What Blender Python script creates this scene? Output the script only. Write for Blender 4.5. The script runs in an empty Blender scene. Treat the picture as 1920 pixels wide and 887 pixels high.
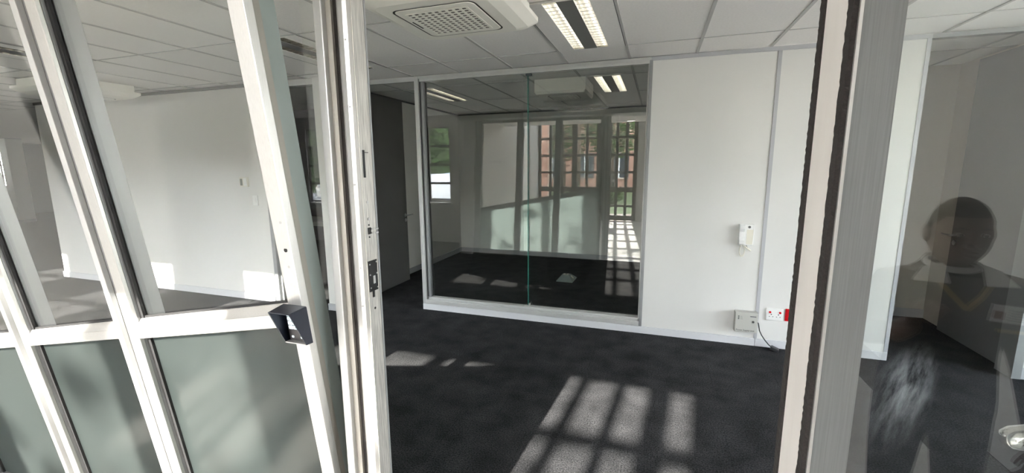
import bpy, bmesh, math, random
from mathutils import Vector, Matrix
random.seed(7)
S = bpy.context.scene
C = S.collection

# ------------------------------------------------------------------ camera
YAW, PITCH, ROLL, FPX, H = 0.3252063, -0.1628114, -0.0071149, 801.87, 1.75
def camera():
    cy, sy, cp, sp = math.cos(YAW), math.sin(YAW), math.cos(PITCH), math.sin(PITCH)
    f = Vector((-sy*cp, cy*cp, sp)); r = Vector((cy, sy, 0)); u = r.cross(f)
    cr, sr = math.cos(ROLL), math.sin(ROLL)
    r2 = r*cr + u*sr; u2 = u*cr - r*sr
    cam = bpy.data.cameras.new('camera'); o = bpy.data.objects.new('camera', cam); C.objects.link(o)
    m = Matrix((r2, u2, -f)).transposed().to_4x4(); m.translation = (0, 0, H)
    o.matrix_world = m
    cam.sensor_fit = 'HORIZONTAL'; cam.sensor_width = 36.0; cam.lens = FPX/1920*36.0
    cam.clip_start = 0.02; cam.clip_end = 400
    S.camera = o
camera()

# ------------------------------------------------------------------ sky, sun, exposure
SUN_DIR = Vector((0.09, 1.0, -0.55)).normalized()
SUN_STRENGTH = 24.0
SKY_STRENGTH = 2.8
EXPOSURE = 1.08
TUBE = 3.2
w = bpy.data.worlds.new('sky'); S.world = w; w.use_nodes = True
nt = w.node_tree; nt.nodes.clear()
wo = nt.nodes.new('ShaderNodeOutputWorld'); bg = nt.nodes.new('ShaderNodeBackground'); sk = nt.nodes.new('ShaderNodeTexSky')
sk.sky_type = 'NISHITA'; sk.sun_disc = False; sk.sun_elevation = math.asin(-SUN_DIR.z); sk.sun_rotation = math.atan2(-SUN_DIR.x, -SUN_DIR.y)
sk.dust_density = 2.0; sk.altitude = 1500
hs = nt.nodes.new('ShaderNodeHueSaturation'); hs.inputs['Saturation'].default_value = 0.35; nt.links.new(sk.outputs[0], hs.inputs['Color']); nt.links.new(hs.outputs[0], bg.inputs[0]); nt.links.new(bg.outputs[0], wo.inputs[0]); bg.inputs[1].default_value = SKY_STRENGTH
sl = bpy.data.lights.new('sun', 'SUN'); sl.energy = SUN_STRENGTH; sl.angle = math.radians(0.6); sl.color = (1.0, 0.95, 0.87)
so = bpy.data.objects.new('sun', sl); C.objects.link(so); so.rotation_euler = SUN_DIR.to_track_quat('-Z', 'Y').to_euler(); so.location = (-3, -30, 18)
vs = S.view_settings; vs.view_transform = 'Standard'; vs.look = 'None'; vs.gamma = 1.0; vs.exposure = EXPOSURE; vs.use_curve_mapping = False
cy_ = S.cycles
cy_.transparent_max_bounces = 48; cy_.max_bounces = 10; cy_.diffuse_bounces = 5; cy_.glossy_bounces = 5
cy_.caustics_reflective = False; cy_.caustics_refractive = False; cy_.use_denoising = True
cy_.sample_clamp_indirect = 6.0; cy_.blur_glossy = 0.5

# ------------------------------------------------------------------ materials
MATS = {}
def mat(name, col, rough=0.6, metal=0.0, noise=0.0, nscale=20.0, bump=0.0, bscale=200.0, stretch=None, emit=None, spec=0.5, col2=None):
    if name in MATS: return MATS[name]
    m = bpy.data.materials.new(name); m.use_nodes = True; t = m.node_tree; b = t.nodes['Principled BSDF']
    b.inputs['Base Color'].default_value = (*col, 1); b.inputs['Roughness'].default_value = rough; b.inputs['Metallic'].default_value = metal
    b.inputs['Specular IOR Level'].default_value = spec
    tc = t.nodes.new('ShaderNodeTexCoord'); mp = t.nodes.new('ShaderNodeMapping'); t.links.new(tc.outputs['Object'], mp.inputs[0])
    if stretch: mp.inputs['Scale'].default_value = stretch
    if noise or col2:
        n = t.nodes.new('ShaderNodeTexNoise'); n.inputs['Scale'].default_value = nscale; n.inputs['Detail'].default_value = 5
        t.links.new(mp.outputs[0], n.inputs[0]); r = t.nodes.new('ShaderNodeValToRGB')
        r.color_ramp.elements[0].position = 0.3; r.color_ramp.elements[1].position = 0.7
        a = col2 or tuple(c*(1-noise) for c in col); d = tuple(min(1, c*(1+noise*0.6)) for c in col) if not col2 else col
        r.color_ramp.elements[0].color = (*a, 1); r.color_ramp.elements[1].color = (*d, 1)
        t.links.new(n.outputs['Fac'], r.inputs[0]); t.links.new(r.outputs[0], b.inputs['Base Color'])
    if bump:
        n2 = t.nodes.new('ShaderNodeTexNoise'); n2.inputs['Scale'].default_value = bscale; n2.inputs['Detail'].default_value = 3
        t.links.new(mp.outputs[0], n2.inputs[0]); bp = t.nodes.new('ShaderNodeBump'); bp.inputs['Strength'].default_value = bump; bp.inputs['Distance'].default_value = 0.005
        t.links.new(n2.outputs['Fac'], bp.inputs['Height']); t.links.new(bp.outputs[0], b.inputs['Normal'])
    if emit:
        b.inputs['Emission Color'].default_value = (*emit[0], 1); b.inputs['Emission Strength'].default_value = emit[1]
    MATS[name] = m
    return m
def glass(name, tint=(0.93, 0.96, 0.95), f0=0.045, rough=0.0):
    m = bpy.data.materials.new(name); m.use_nodes = True; t = m.node_tree; t.nodes.clear()
    N = t.nodes.new
    out = N('ShaderNodeOutputMaterial'); mix = N('ShaderNodeMixShader'); tr = N('ShaderNodeBsdfTransparent'); gl = N('ShaderNodeBsdfGlossy')
    tr.inputs[0].default_value = (*tint, 1); gl.inputs['Roughness'].default_value = rough; gl.inputs[0].default_value = (1, 1, 1, 1)
    ge = N('ShaderNodeNewGeometry'); dt = N('ShaderNodeVectorMath'); dt.operation = 'DOT_PRODUCT'
    t.links.new(ge.outputs['Normal'], dt.inputs[0]); t.links.new(ge.outputs['Incoming'], dt.inputs[1])
    def M(op, a, b=None):
        n = N('ShaderNodeMath'); n.operation = op
        for i, v in enumerate((a, b)):
            if v is None: continue
            if isinstance(v, (int, float)): n.inputs[i].default_value = v
            else: t.links.new(v, n.inputs[i])
        return n.outputs[0]
    k = M('POWER', M('SUBTRACT', 1.0, M('ABSOLUTE', dt.outputs['Value'])), 5.0)
    f = M('ADD', M('MULTIPLY', k, 1-f0), f0)
    t.links.new(f, mix.inputs[0]); t.links.new(tr.outputs[0], mix.inputs[1]); t.links.new(gl.outputs[0], mix.inputs[2]); t.links.new(mix.outputs[0], out.inputs[0])
    MATS[name] = m; return m
def frosted(name, col, tcol, trans):
    m = bpy.data.materials.new(name); m.use_nodes = True; t = m.node_tree; t.nodes.clear(); N = t.nodes.new
    out = N('ShaderNodeOutputMaterial'); a = N('ShaderNodeBsdfDiffuse'); b = N('ShaderNodeBsdfTranslucent'); mx = N('ShaderNodeMixShader'); mx2 = N('ShaderNodeMixShader'); g = N('ShaderNodeBsdfGlossy')
    a.inputs[0].default_value = (*col, 1); b.inputs[0].default_value = (*tcol, 1); mx.inputs[0].default_value = trans; mx2.inputs[0].default_value = 0.05; g.inputs['Roughness'].default_value = 0.15
    t.links.new(a.outputs[0], mx.inputs[1]); t.links.new(b.outputs[0], mx.inputs[2]); t.links.new(mx.outputs[0], mx2.inputs[1]); t.links.new(g.outputs[0], mx2.inputs[2]); t.links.new(mx2.outputs[0], out.inputs[0])
    MATS[name] = m; return m
def carpet():
    m = bpy.data.materials.new('carpet'); m.use_nodes = True; t = m.node_tree; b = t.nodes['Principled BSDF']; N = t.nodes.new
    tc = N('ShaderNodeTexCoord')
    n1 = N('ShaderNodeTexNoise'); n1.inputs['Scale'].default_value = 110; n1.inputs['Detail'].default_value = 4; n1.inputs['Roughness'].default_value = 0.7
    n2 = N('ShaderNodeTexNoise'); n2.inputs['Scale'].default_value = 5; n2.inputs['Detail'].default_value = 5
    br = N('ShaderNodeTexBrick'); br.inputs['Scale'].default_value = 1.0; br.offset = 0.5
    br.inputs['Color1'].default_value = (0.92, 0.92, 0.92, 1); br.inputs['Color2'].default_value = (1.08, 1.08, 1.08, 1); br.inputs['Mortar'].default_value = (0.7, 0.7, 0.7, 1)
    br.inputs['Brick Width'].default_value = 0.5; br.inputs['Row Height'].default_value = 0.5; br.inputs['Mortar Size'].default_value = 0.002
    for n in (n1, n2, br): t.links.new(tc.outputs['Object'], n.inputs[0])
    r = N('ShaderNodeValToRGB'); r.color_ramp.elements[0].position = 0.36; r.color_ramp.elements[1].position = 0.68
    r.color_ramp.elements[0].color = (0.008, 0.008, 0.009, 1); r.color_ramp.elements[1].color = (0.066, 0.066, 0.070, 1)
    t.links.new(n1.outputs['Fac'], r.inputs[0])
    r2 = N('ShaderNodeMapRange'); r2.inputs[1].default_value = 0.3; r2.inputs[2].default_value = 0.7; r2.inputs[3].default_value = 0.6; r2.inputs[4].default_value = 1.25
    t.links.new(n2.outputs['Fac'], r2.inputs[0])
    m1 = N('ShaderNodeVectorMath'); m1.operation = 'SCALE'; t.links.new(r.outputs[0], m1.inputs[0]); t.links.new(r2.outputs[0], m1.inputs['Scale'])
    m2 = N('ShaderNodeVectorMath'); m2.operation = 'MULTIPLY'; t.links.new(m1.outputs[0], m2.inputs[0]); t.links.new(br.outputs[0], m2.inputs[1])
    # glass-reflected sun streak in the right bay, painted pale into the carpet colour
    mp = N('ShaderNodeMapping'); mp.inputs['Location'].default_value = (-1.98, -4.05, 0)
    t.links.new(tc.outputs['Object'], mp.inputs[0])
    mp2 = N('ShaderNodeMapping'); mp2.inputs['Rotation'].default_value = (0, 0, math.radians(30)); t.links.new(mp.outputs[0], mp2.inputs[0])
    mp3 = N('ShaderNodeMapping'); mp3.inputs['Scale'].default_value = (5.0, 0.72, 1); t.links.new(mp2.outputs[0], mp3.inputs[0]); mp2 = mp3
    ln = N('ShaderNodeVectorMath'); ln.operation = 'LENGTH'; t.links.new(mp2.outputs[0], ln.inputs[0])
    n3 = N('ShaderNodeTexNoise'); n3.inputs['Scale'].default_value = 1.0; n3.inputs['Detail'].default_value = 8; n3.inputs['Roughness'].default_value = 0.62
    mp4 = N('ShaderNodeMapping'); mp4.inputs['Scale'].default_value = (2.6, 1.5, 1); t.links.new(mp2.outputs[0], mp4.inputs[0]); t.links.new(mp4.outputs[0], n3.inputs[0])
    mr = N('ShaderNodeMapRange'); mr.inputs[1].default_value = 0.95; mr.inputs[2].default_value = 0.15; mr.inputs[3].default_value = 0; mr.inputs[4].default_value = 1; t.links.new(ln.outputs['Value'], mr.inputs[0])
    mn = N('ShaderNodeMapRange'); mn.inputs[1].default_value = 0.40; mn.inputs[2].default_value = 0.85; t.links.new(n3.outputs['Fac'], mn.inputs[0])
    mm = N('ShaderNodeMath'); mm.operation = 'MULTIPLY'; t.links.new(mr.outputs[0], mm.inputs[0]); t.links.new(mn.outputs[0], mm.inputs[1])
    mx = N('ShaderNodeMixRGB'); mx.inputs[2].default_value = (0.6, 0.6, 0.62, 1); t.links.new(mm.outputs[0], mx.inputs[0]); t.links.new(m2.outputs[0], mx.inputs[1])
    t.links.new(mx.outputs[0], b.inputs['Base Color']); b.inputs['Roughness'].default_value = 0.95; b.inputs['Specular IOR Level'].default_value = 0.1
    bp = N('ShaderNodeBump'); bp.inputs['Strength'].default_value = 0.6; bp.inputs['Distance'].default_value = 0.006
    t.links.new(n1.outputs['Fac'], bp.inputs['Height']); t.links.new(bp.outputs[0], b.inputs['Normal'])
    MATS['carpet'] = m; return m
def brickmat():
    m = bpy.data.materials.new('brick'); m.use_nodes = True; t = m.node_tree; b = t.nodes['Principled BSDF']
    tc = t.nodes.new('ShaderNodeTexCoord'); br = t.nodes.new('ShaderNodeTexBrick'); mp = t.nodes.new('ShaderNodeMapping'); mp.inputs['Rotation'].default_value = (math.pi/2, 0, 0)
    t.links.new(tc.outputs['Object'], mp.inputs[0]); t.links.new(mp.outputs[0], br.inputs[0])
    br.inputs['Color1'].default_value = (0.36, 0.17, 0.12, 1); br.inputs['Color2'].default_value = (0.42, 0.21, 0.15, 1); br.inputs['Mortar'].default_value = (0.3, 0.25, 0.2, 1)
    br.inputs['Scale'].default_value = 1; br.inputs['Brick Width'].default_value = 0.23; br.inputs['Row Height'].default_value = 0.085; br.inputs['Mortar Size'].default_value = 0.008
    t.links.new(br.outputs[0], b.inputs['Base Color']); b.inputs['Roughness'].default_value = 0.9
    MATS['brick'] = m; return m

WALL = mat('wall_white', (0.69, 0.683, 0.665), 0.35, noise=0.03, nscale=1.5, bump=0.03, bscale=300)
WALLM = mat('wall_room', (0.86, 0.85, 0.81), 0.6, noise=0.03, nscale=1.5)
BEIGE = mat('wall_beige', (0.56, 0.52, 0.46), 0.6, noise=0.03, nscale=2)
DARKW = mat('wall_far_shaded', (0.2, 0.2, 0.205), 0.6, noise=0.05, nscale=2)  # dimness of the distant office put into the wall colour
CEIL = mat('ceiling_tile', (0.87, 0.85, 0.83), 0.8, noise=0.04, nscale=60, bump=0.1, bscale=400)
TBAR = mat('ceiling_bar', (0.5, 0.49, 0.48), 0.6)
ALU = mat('aluminium', (0.66, 0.65, 0.635), 0.36, 0.82, noise=0.06, nscale=9, stretch=(60, 60, 1.5))
ALUW = mat('aluminium_white', (0.58, 0.58, 0.575), 0.4, 0.45, noise=0.04, nscale=8)
ALUG = mat('aluminium_grey', (0.30, 0.305, 0.31), 0.4, 0.3, noise=0.05, nscale=8)
ALUD = mat('aluminium_dirty', (0.52, 0.5, 0.47), 0.45, 0.5, noise=0.35, nscale=7, stretch=(40, 40, 2))
TEAL = mat('teal_profile', (0.22, 0.255, 0.245), 0.35, noise=0.1, nscale=5)
SKIRT = mat('skirting_grey', (0.45, 0.455, 0.48), 0.45, 0.1)
SKIRTL = mat('skirting_light', (0.62, 0.625, 0.65), 0.45, 0.05)
DOORG = mat('door_grey', (0.115, 0.113, 0.11), 0.55, noise=0.06, nscale=3)
BLACK = mat('black_rubber', (0.012, 0.012, 0.013), 0.7)
PILE = mat('pile_black', (0.02, 0.016, 0.015), 1.0, noise=0.5, nscale=300)
CHROME = mat('chrome', (0.8, 0.8, 0.8), 0.15, 1.0)
STEEL = mat('steel', (0.5, 0.5, 0.5), 0.3, 0.9)
PLW = mat('plastic_white', (0.78, 0.78, 0.77), 0.35)
PLG = mat('plastic_grey', (0.43, 0.43, 0.405), 0.5)
PLC = mat('plastic_cream', (0.72, 0.69, 0.6), 0.4)
RED = mat('plastic_red', (0.55, 0.006, 0.012), 0.25)
NAVY = mat('hood_navy', (0.014, 0.018, 0.032), 0.4, 0.2, noise=0.1, nscale=40)
HOODTOP = NAVY
GLASS = glass('glass_clear', (0.955, 0.96, 0.95))
GLASSM = glass('glass_partition', (0.965, 0.975, 0.965), 0.085)
GLASSR = glass('glass_sidelight', (0.93, 0.95, 0.94), 0.10)
GEDGE = mat('glass_edge', (0.03, 0.16, 0.13), 0.15)
FROST = frosted('frosted_film', (0.034, 0.039, 0.038), (0.80, 0.9, 0.88), 0.5)
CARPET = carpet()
TILE = mat('stone_tile', (0.80, 0.78, 0.75), 0.3, noise=0.12, nscale=4)
GROUT = mat('grout', (0.22, 0.21, 0.2), 0.9)
WOODB = mat('window_brown', (0.065, 0.048, 0.038), 0.5, noise=0.2, nscale=8)
BRICK = brickmat()
GRASS = mat('grass', (0.14, 0.19, 0.07), 0.95, noise=0.5, nscale=6, bump=0.5, bscale=40)
PAVE = mat('paving', (0.52, 0.42, 0.35), 0.9, noise=0.25, nscale=8)
LEAF = mat('leaves', (0.07, 0.13, 0.025), 0.8, col2=(0.02, 0.05, 0.01), nscale=3)
BARK = mat('bark', (0.09, 0.06, 0.04), 0.95, noise=0.3, nscale=20)
TUBEM = mat('lamp_tube', (0.9, 0.9, 0.85), 0.4, emit=((1.0, 0.965, 0.89), TUBE))
TUBEDIM = mat('lamp_tube_dim', (0.9, 0.9, 0.85), 0.4, emit=((1.0, 0.975, 0.9), TUBE*1.5))
LOUVRE = mat('louvre_metal', (0.87, 0.86, 0.82), 0.1, 1.0)
LIGHTG = mat('light_panel_grey', (0.16, 0.16, 0.16), 0.5)

# ------------------------------------------------------------------ mesh helpers
class MB:
    def __init__(s): s.v = []; s.f = []
    def add(s, vs, fs):
        o = len(s.v); s.v += [tuple(v) for v in vs]; s.f += [tuple(i+o for i in f) for f in fs]; return s
    def box(s, x0, x1, y0, y1, z0, z1):
        return s.hexa([(x0,y0,z0),(x1,y0,z0),(x1,y1,z0),(x0,y1,z0),(x0,y0,z1),(x1,y0,z1),(x1,y1,z1),(x0,y1,z1)])
    def hexa(s, c):
        return s.add(c, [(0,3,2,1),(4,5,6,7),(0,1,5,4),(1,2,6,5),(2,3,7,6),(3,0,4,7)])
    def prism(s, poly, axis, a, b):           # poly in the two other axes
        n = len(poly)
        def P(p, t):
            if axis == 'x': return (t, p[0], p[1])
            if axis == 'y': return (p[0], t, p[1])
            return (p[0], p[1], t)
        vs = [P(p, a) for p in poly] + [P(p, b) for p in poly]
        fs = [tuple(range(n)), tuple(range(2*n-1, n-1, -1))] + [(i, i+n, (i+1) % n+n, (i+1) % n) for i in range(n)]
        return s.add(vs, fs)
    def tube(s, pts, r, seg=8, cap=True):
        pts = [Vector(p) for p in pts]; rings = []
        rs = r if isinstance(r, (list, tuple)) else [r]*len(pts)
        prev = None
        for i, p in enumerate(pts):
            d = (pts[min(i+1, len(pts)-1)] - pts[max(i-1, 0)]).normalized()
            a = prev if prev and abs(prev.dot(d)) < 0.95 else (Vector((0,0,1)) if abs(d.z) < 0.9 else Vector((1,0,0)))
            u = (a - d*a.dot(d)).normalized(); v = d.cross(u); prev = u
            rings.append([p + (u*math.cos(2*math.pi*k/seg) + v*math.sin(2*math.pi*k/seg))*rs[i] for k in range(seg)])
        vs = [q for rg in rings for q in rg]; fs = []
        for i in range(len(pts)-1):
            for k in range(seg):
                fs.append((i*seg+k, i*seg+(k+1) % seg, (i+1)*seg+(k+1) % seg, (i+1)*seg+k))
        if cap: fs += [tuple(range(seg-1, -1, -1)), tuple((len(pts)-1)*seg+k for k in range(seg))]
        return s.add(vs, fs)
    def cyl(s, c, axis, r, h, seg=20):
        c = Vector(c); d = {'x': Vector((1,0,0)), 'y': Vector((0,1,0)), 'z': Vector((0,0,1))}[axis]
        return s.tube([c, c+d*h], r, seg)
    def ball(s, c, r, seg=14, rings=9):
        c = Vector(c); rr = r if isinstance(r, (tuple, list)) else (r, r, r)
        vs = [c+Vector((0,0,rr[2]))]; fs = []
        for i in range(1, rings):
            a = math.pi*i/rings
            for k in range(seg):
                b = 2*math.pi*k/seg; vs.append(c+Vector((rr[0]*math.sin(a)*math.cos(b), rr[1]*math.sin(a)*math.sin(b), rr[2]*math.cos(a))))
        vs.append(c-Vector((0,0,rr[2]))); L = len(vs)-1
        for k in range(seg): fs.append((0, 1+k, 1+(k+1) % seg)); fs.append((L, L-seg+(k+1) % seg, L-seg+k))
        for i in range(rings-2):
            for k in range(seg): fs.append((1+i*seg+k, 1+(i+1)*seg+k, 1+(i+1)*seg+(k+1) % seg, 1+i*seg+(k+1) % seg))
        return s.add(vs, fs)
    def mesh(s, name, m, bevel=0.0, smooth=False):
        me = bpy.data.meshes.new(name); me.from_pydata(s.v, [], s.f); me.update()
        bm = bmesh.new(); bm.from_mesh(me); bmesh.ops.recalc_face_normals(bm, faces=bm.faces)
        if bevel: bmesh.ops.bevel(bm, geom=bm.edges[:], offset=bevel, segments=2, affect='EDGES', profile=0.6)
        if smooth:
            for f in bm.faces: f.smooth = True
        bm.to_mesh(me); bm.free(); me.materials.append(m)
        return me
    def build(s, name, m, parent=None, bevel=0.0, smooth=False, label=None):
        o = bpy.data.objects.new(name, s.mesh(name, m, bevel, smooth)); C.objects.link(o)
        if parent: o.parent = parent
        if label: o['label'] = label
        return o
def link(name, me, parent, loc=(0,0,0), rot=(0,0,0)):
    o = bpy.data.objects.new(name, me); C.objects.link(o); o.parent = parent; o.location = loc; o.rotation_euler = rot; return o
def tag(o, label, cat, group=None, kind=None):
    o['label'] = label; o['category'] = cat
    if group: o['group'] = group
    if kind: o['kind'] = kind
    return o
def thing(name, label, cat, loc=(0,0,0), rz=0, group=None, kind=None):
    o = bpy.data.objects.new(name, None); C.objects.link(o); o.location = loc; o.rotation_euler = (0,0,rz); o.empty_display_size = 0.1
    return tag(o, label, cat, group, kind)
def struct(name, label, cat='wall'): return thing(name, label, cat, kind='structure')
def wall(name, boxes, m, label, cat='wall', bevel=0):
    b = MB()
    for x in boxes: b.box(*x)
    o = b.build(name, m, None, bevel); return tag(o, label, cat, kind='structure')
def text_mesh(txt, size, m, parent, loc, rot, name='lettering'):
    cu = bpy.data.curves.new('t', 'FONT'); cu.body = txt; cu.size = size; cu.extrude = 0.0006; cu.align_x = 'CENTER'; cu.align_y = 'CENTER'
    t = bpy.data.objects.new('t', cu); C.objects.link(t); dg = bpy.context.evaluated_depsgraph_get()
    me = bpy.data.meshes.new_from_object(t.evaluated_get(dg)); bpy.data.objects.remove(t); bpy.data.curves.remove(cu)
    me.materials.clear(); me.materials.append(m); return link(name, me, parent, loc, rot)

CZ = 2.77                      # ceiling height
YM = 4.51                      # face of the meeting room partition
# ================================================================== FLOORS
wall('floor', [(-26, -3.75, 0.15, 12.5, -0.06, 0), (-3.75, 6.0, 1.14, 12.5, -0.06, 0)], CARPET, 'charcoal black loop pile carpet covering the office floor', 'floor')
fl = wall('floor_lobby', [(-3.75, 2.0, -4.9, 1.14, -0.06, -0.004)], GROUT, 'pale stone tiled floor of the entrance lobby', 'floor')
tile_me = MB().box(0, 0.596, 0, 0.596, -0.003, 0.004).mesh('tile', TILE)
for i in range(9):
    for j in range(10): link('tile', tile_me, fl, (-3.72+i*0.6, -4.86+j*0.6, -0.004))
# ================================================================== CEILING
ceil = wall('ceiling', [(-26, 6.0, 1.05, 12.5, 2.92, 3.0), (-26, -3.7, 0.1, 1.05, 2.92, 3.0)], CEIL, 'suspended ceiling of pale tiles in a metal grid', 'ceiling')
LIGHT_CELLS = {(-0.6, 0), (-3.0, 0), (-5.4, 1), (-0.6, 11), (-3.0, 11), (-8.4, 1)}
def ceiling_zone(xs, ys, keyrow, xclip=None, yclip=None):
    cache = {}
    for r in range(len(ys)-1):
        for x0, x1 in zip(xs[:-1], xs[1:]):
            if (round((x0+x1)/2, 1), keyrow+r) in LIGHT_CELLS: continue
            wd, dp = x1-x0-0.006, ys[r+1]-ys[r]-0.006; k = (round(wd, 3), round(dp, 3))
            if k not in cache: cache[k] = MB().box(-wd/2, wd/2, -dp/2, dp/2, 0, 0.016).mesh('ceiling_tile', CEIL)
            link('ceiling_tile', cache[k], ceil, ((x0+x1)/2, (ys[r]+ys[r+1])/2, CZ+0.004))
    for x in xs[1:-1]: MB().box(x-0.012, x+0.012, ys[0], ys[-1], CZ-0.001, CZ+0.012).build('ceiling_bar', TBAR, ceil)
    for y in ys[1:-1]: MB().box(xs[0], xs[-1], y-0.006, y+0.006, CZ, CZ+0.012).build('ceiling_bar', TBAR, ceil)
XS = [round(-11.7+0.6*i, 3) for i in range(26)]
# rows listed from the partition towards the camera: key 0 = 2.81..4.01, 1 = 1.61..2.81, 2 = 1.1..1.61
ceiling_zone(XS, [4.01, 4.5], 9)
ceiling_zone(XS, [2.81, 4.01], 0)
ceiling_zone(XS, [1.61, 2.81], 1)
ceiling_zone(XS, [1.12, 1.61], 5)
for y in (4.01, 2.81, 1.61): MB().box(XS[0], XS[-1], y-0.006, y+0.006, CZ, CZ+0.012).build('ceiling_bar', TBAR, ceil)
XR = [-3.82]+[x for x in XS if -3.7 < x < 0.6]+[0.6]
ceiling_zone(XR, [4.6, 5.21, 6.41, 7.61, 8.0], 10)
ceiling_zone([2.1, 2.7, 3.3], [4.6, 5.21, 6.0], 30)
MB().box(-26, -11.7, 0.1, 12.5, CZ, CZ+0.02).box(-11.7, -9.2, 4.5, 12.5, CZ, CZ+0.02).box(-9.2, -3.95, 4.5, 8.2, CZ, CZ+0.02).build('plain_field', CEIL, ceil)
# ================================================================== PARTITION (meeting room side)
wf = wall('wall_front', [(-0.085, 2.03, YM+0.012, YM+0.09, 0, CZ)], WALL, 'white office partition wall with grey joint strips', 'wall')
for x0, x1 in ((-0.085, 0.962), (0.992, 2.005)): MB().box(x0, x1, YM, YM+0.0125, 0.07, 2.735).build('panel', WALL, wf)
MB().box(0.962, 0.992, YM-0.006, YM+0.0125, 0.0, 2.74).build('cover_strip', SKIRT, wf)
MB().box(2.005, 2.034, YM-0.004, YM+0.09, 0.0, 2.74).build('cover_strip', SKIRT, wf)
MB().box(-0.1, 2.034, YM-0.008, YM+0.09, 2.735, CZ+0.002).build('top_trim', SKIRT, wf)
tag(MB().box(-2.69, 0.972, YM-0.014, YM+0.09, 0, 0.075).build('baseboard_front', SKIRTL, None, 0.002), 'pale grey skirting along the foot of the white partition', 'baseboard', kind='structure')
tag(MB().box(0.976, 2.03, YM-0.014, YM+0.09, 0, 0.075).build('baseboard_front', SKIRTL, None, 0.002), 'grey skirting right of the joint strip under the red socket', 'baseboard', kind='structure')
# glazed partition
w1 = struct('window_1', 'large two-pane meeting room window in a white aluminium frame', 'window')
MB().box(-2.69, -0.09, YM-0.006, YM+0.08, 2.742, CZ+0.002).build('top_track', ALUW, w1, 0.002)
MB().box(-2.62, -0.115, YM-0.012, YM+0.03, 2.712, 2.7415).build('top_bead', ALUW, w1, 0.003)
MB().box(-2.69, -2.64, YM-0.012, YM+0.09, 0.075, CZ).build('post', ALUW, w1, 0.004)
MB().box(-2.64, -2.612, YM+0.02, YM+0.09, 0.16, 2.712).build('post_channel', mat('channel_dark', (0.12, 0.125, 0.13), 0.4, 0.4), w1)
MB().box(-2.612, -2.585, YM+0.0, YM+0.09, 0.16, 2.712).build('post_bead', ALUG, w1, 0.003)
MB().box(-2.64, -2.585, YM+0.05, YM+0.09, 0.076, 2.712).build('post_back', ALUW, w1)
MB().box(-0.115, -0.085, YM-0.012, YM+0.09, 0.075, 2.742).build('post', ALUG, w1, 0.004)
MB().box(-0.128, -0.115, YM+0.01, YM+0.09, 0.15, 2.712).build('post_bead', ALUW, w1, 0.003)
MB().box(-2.64, -0.115, YM-0.012, YM+0.09, 0.076, 0.128).build('sill', ALUW, w1, 0.003)
MB().box(-2.612, -0.128, YM+0.006, YM+0.085, 0.128, 0.158).build('sill_bead', ALUW, w1, 0.003)
MB().box(-2.585, -1.345, YM+0.03, YM+0.038, 0.16, 2.712).build('pane', GLASSM, w1)
MB().box(-1.345, -1.337, YM+0.0295, YM+0.0385, 0.16, 2.712).build('pane_edge', GEDGE, w1, label='green glass edge')
MB().box(-1.40, -0.128, YM+0.052, YM+0.060, 0.16, 2.712).build('pane', GLASSM, w1)
MB().prism([(-1.385, 0.158), (-1.29, 0.158), (-1.31, 0.172), (-1.37, 0.172)], 'y', YM+0.012, YM+0.028).box(-1.33, -1.318, YM+0.012, YM+0.05, 0.158, 0.195).build('glass_clip', PLG, w1)
MB().box(-1.36, -1.30, YM+0.01, YM+0.05, 2.69, 2.711).build('glass_clip', mat('clip_dark', (0.05, 0.06, 0.06), 0.5), w1)
# doorway head
w2 = wall('trim_1', [(-3.6, -2.69, YM-0.006, YM+0.09, 2.742, CZ+0.002), (-3.6, -2.69, YM-0.012, YM+0.03, 2.718, 2.742)], ALUW, 'white aluminium head over the open meeting room doorway', 'trim')
# meeting room
wall('wall_meeting_left', [(-3.94, -3.82, YM+0.09, 8.12, 0, CZ+0.1)], WALLM, 'left wall of the meeting room behind the glass', 'wall')
wall('wall_meeting_back', [(-3.94, 0.7, 8.0, 8.12, 0, CZ+0.1)], WALLM, 'back wall of the meeting room behind the glass', 'wall')
wall('wall_meeting_right', [(0.6, 0.7, YM+0.09, 8.0, 0, CZ+0.1)], WALLM, 'right wall of the meeting room hidden behind the white partition', 'wall')
wall('baseboard_meeting_left', [(-3.82, -3.805, YM+0.3, 8.0, 0, 0.09)], SKIRT, 'grey skirting along the meeting room left wall', 'baseboard')
wall('baseboard_meeting_back', [(-3.805, -1.55, 7.985, 8.0, 0, 0.09), (-1.545, 0.6, 7.985, 8.0, 0, 0.09)], SKIRT, 'grey skirting along the meeting room back wall', 'baseboard')
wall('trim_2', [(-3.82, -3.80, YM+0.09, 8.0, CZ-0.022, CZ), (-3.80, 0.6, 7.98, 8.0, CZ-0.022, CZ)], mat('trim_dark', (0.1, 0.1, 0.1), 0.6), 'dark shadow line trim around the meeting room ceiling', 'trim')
# meeting room door (swung open inward)
d1 = struct('door_1', 'tall dark grey meeting room door standing open', 'door')
MB().box(-3.64, -3.6, 4.77, 5.66, 0.012, 2.70).build('leaf', DOORG, d1, 0.002)
MB().box(-3.6405, -3.5995, 4.766, 4.7695, 0.012, 2.70).build('edge_strip', ALUG, d1)
hnd = MB().cyl((-3.6, 5.605, 1.03), 'x', 0.009, 0.05, 12).build('handle', STEEL, d1, 0, True)
MB().tube([(-3.553, 5.605, 1.03), (-3.548, 5.62, 1.03), (-3.548, 5.74, 1.03)], 0.009, 10).build('lever', STEEL, hnd, 0, True)
MB().cyl((-3.6, 5.605, 1.03), 'x', 0.026, 0.008, 20).build('rose', STEEL, hnd)
MB().cyl((-3.6, 5.61, 0.955), 'x', 0.026, 0.012, 20).build('lock_rose', STEEL, d1)
for z in (0.25, 1.35, 2.45): MB().cyl((-3.605, 4.758, z), 'z', 0.008, 0.1, 10).build('hinge', STEEL, d1)
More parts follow.
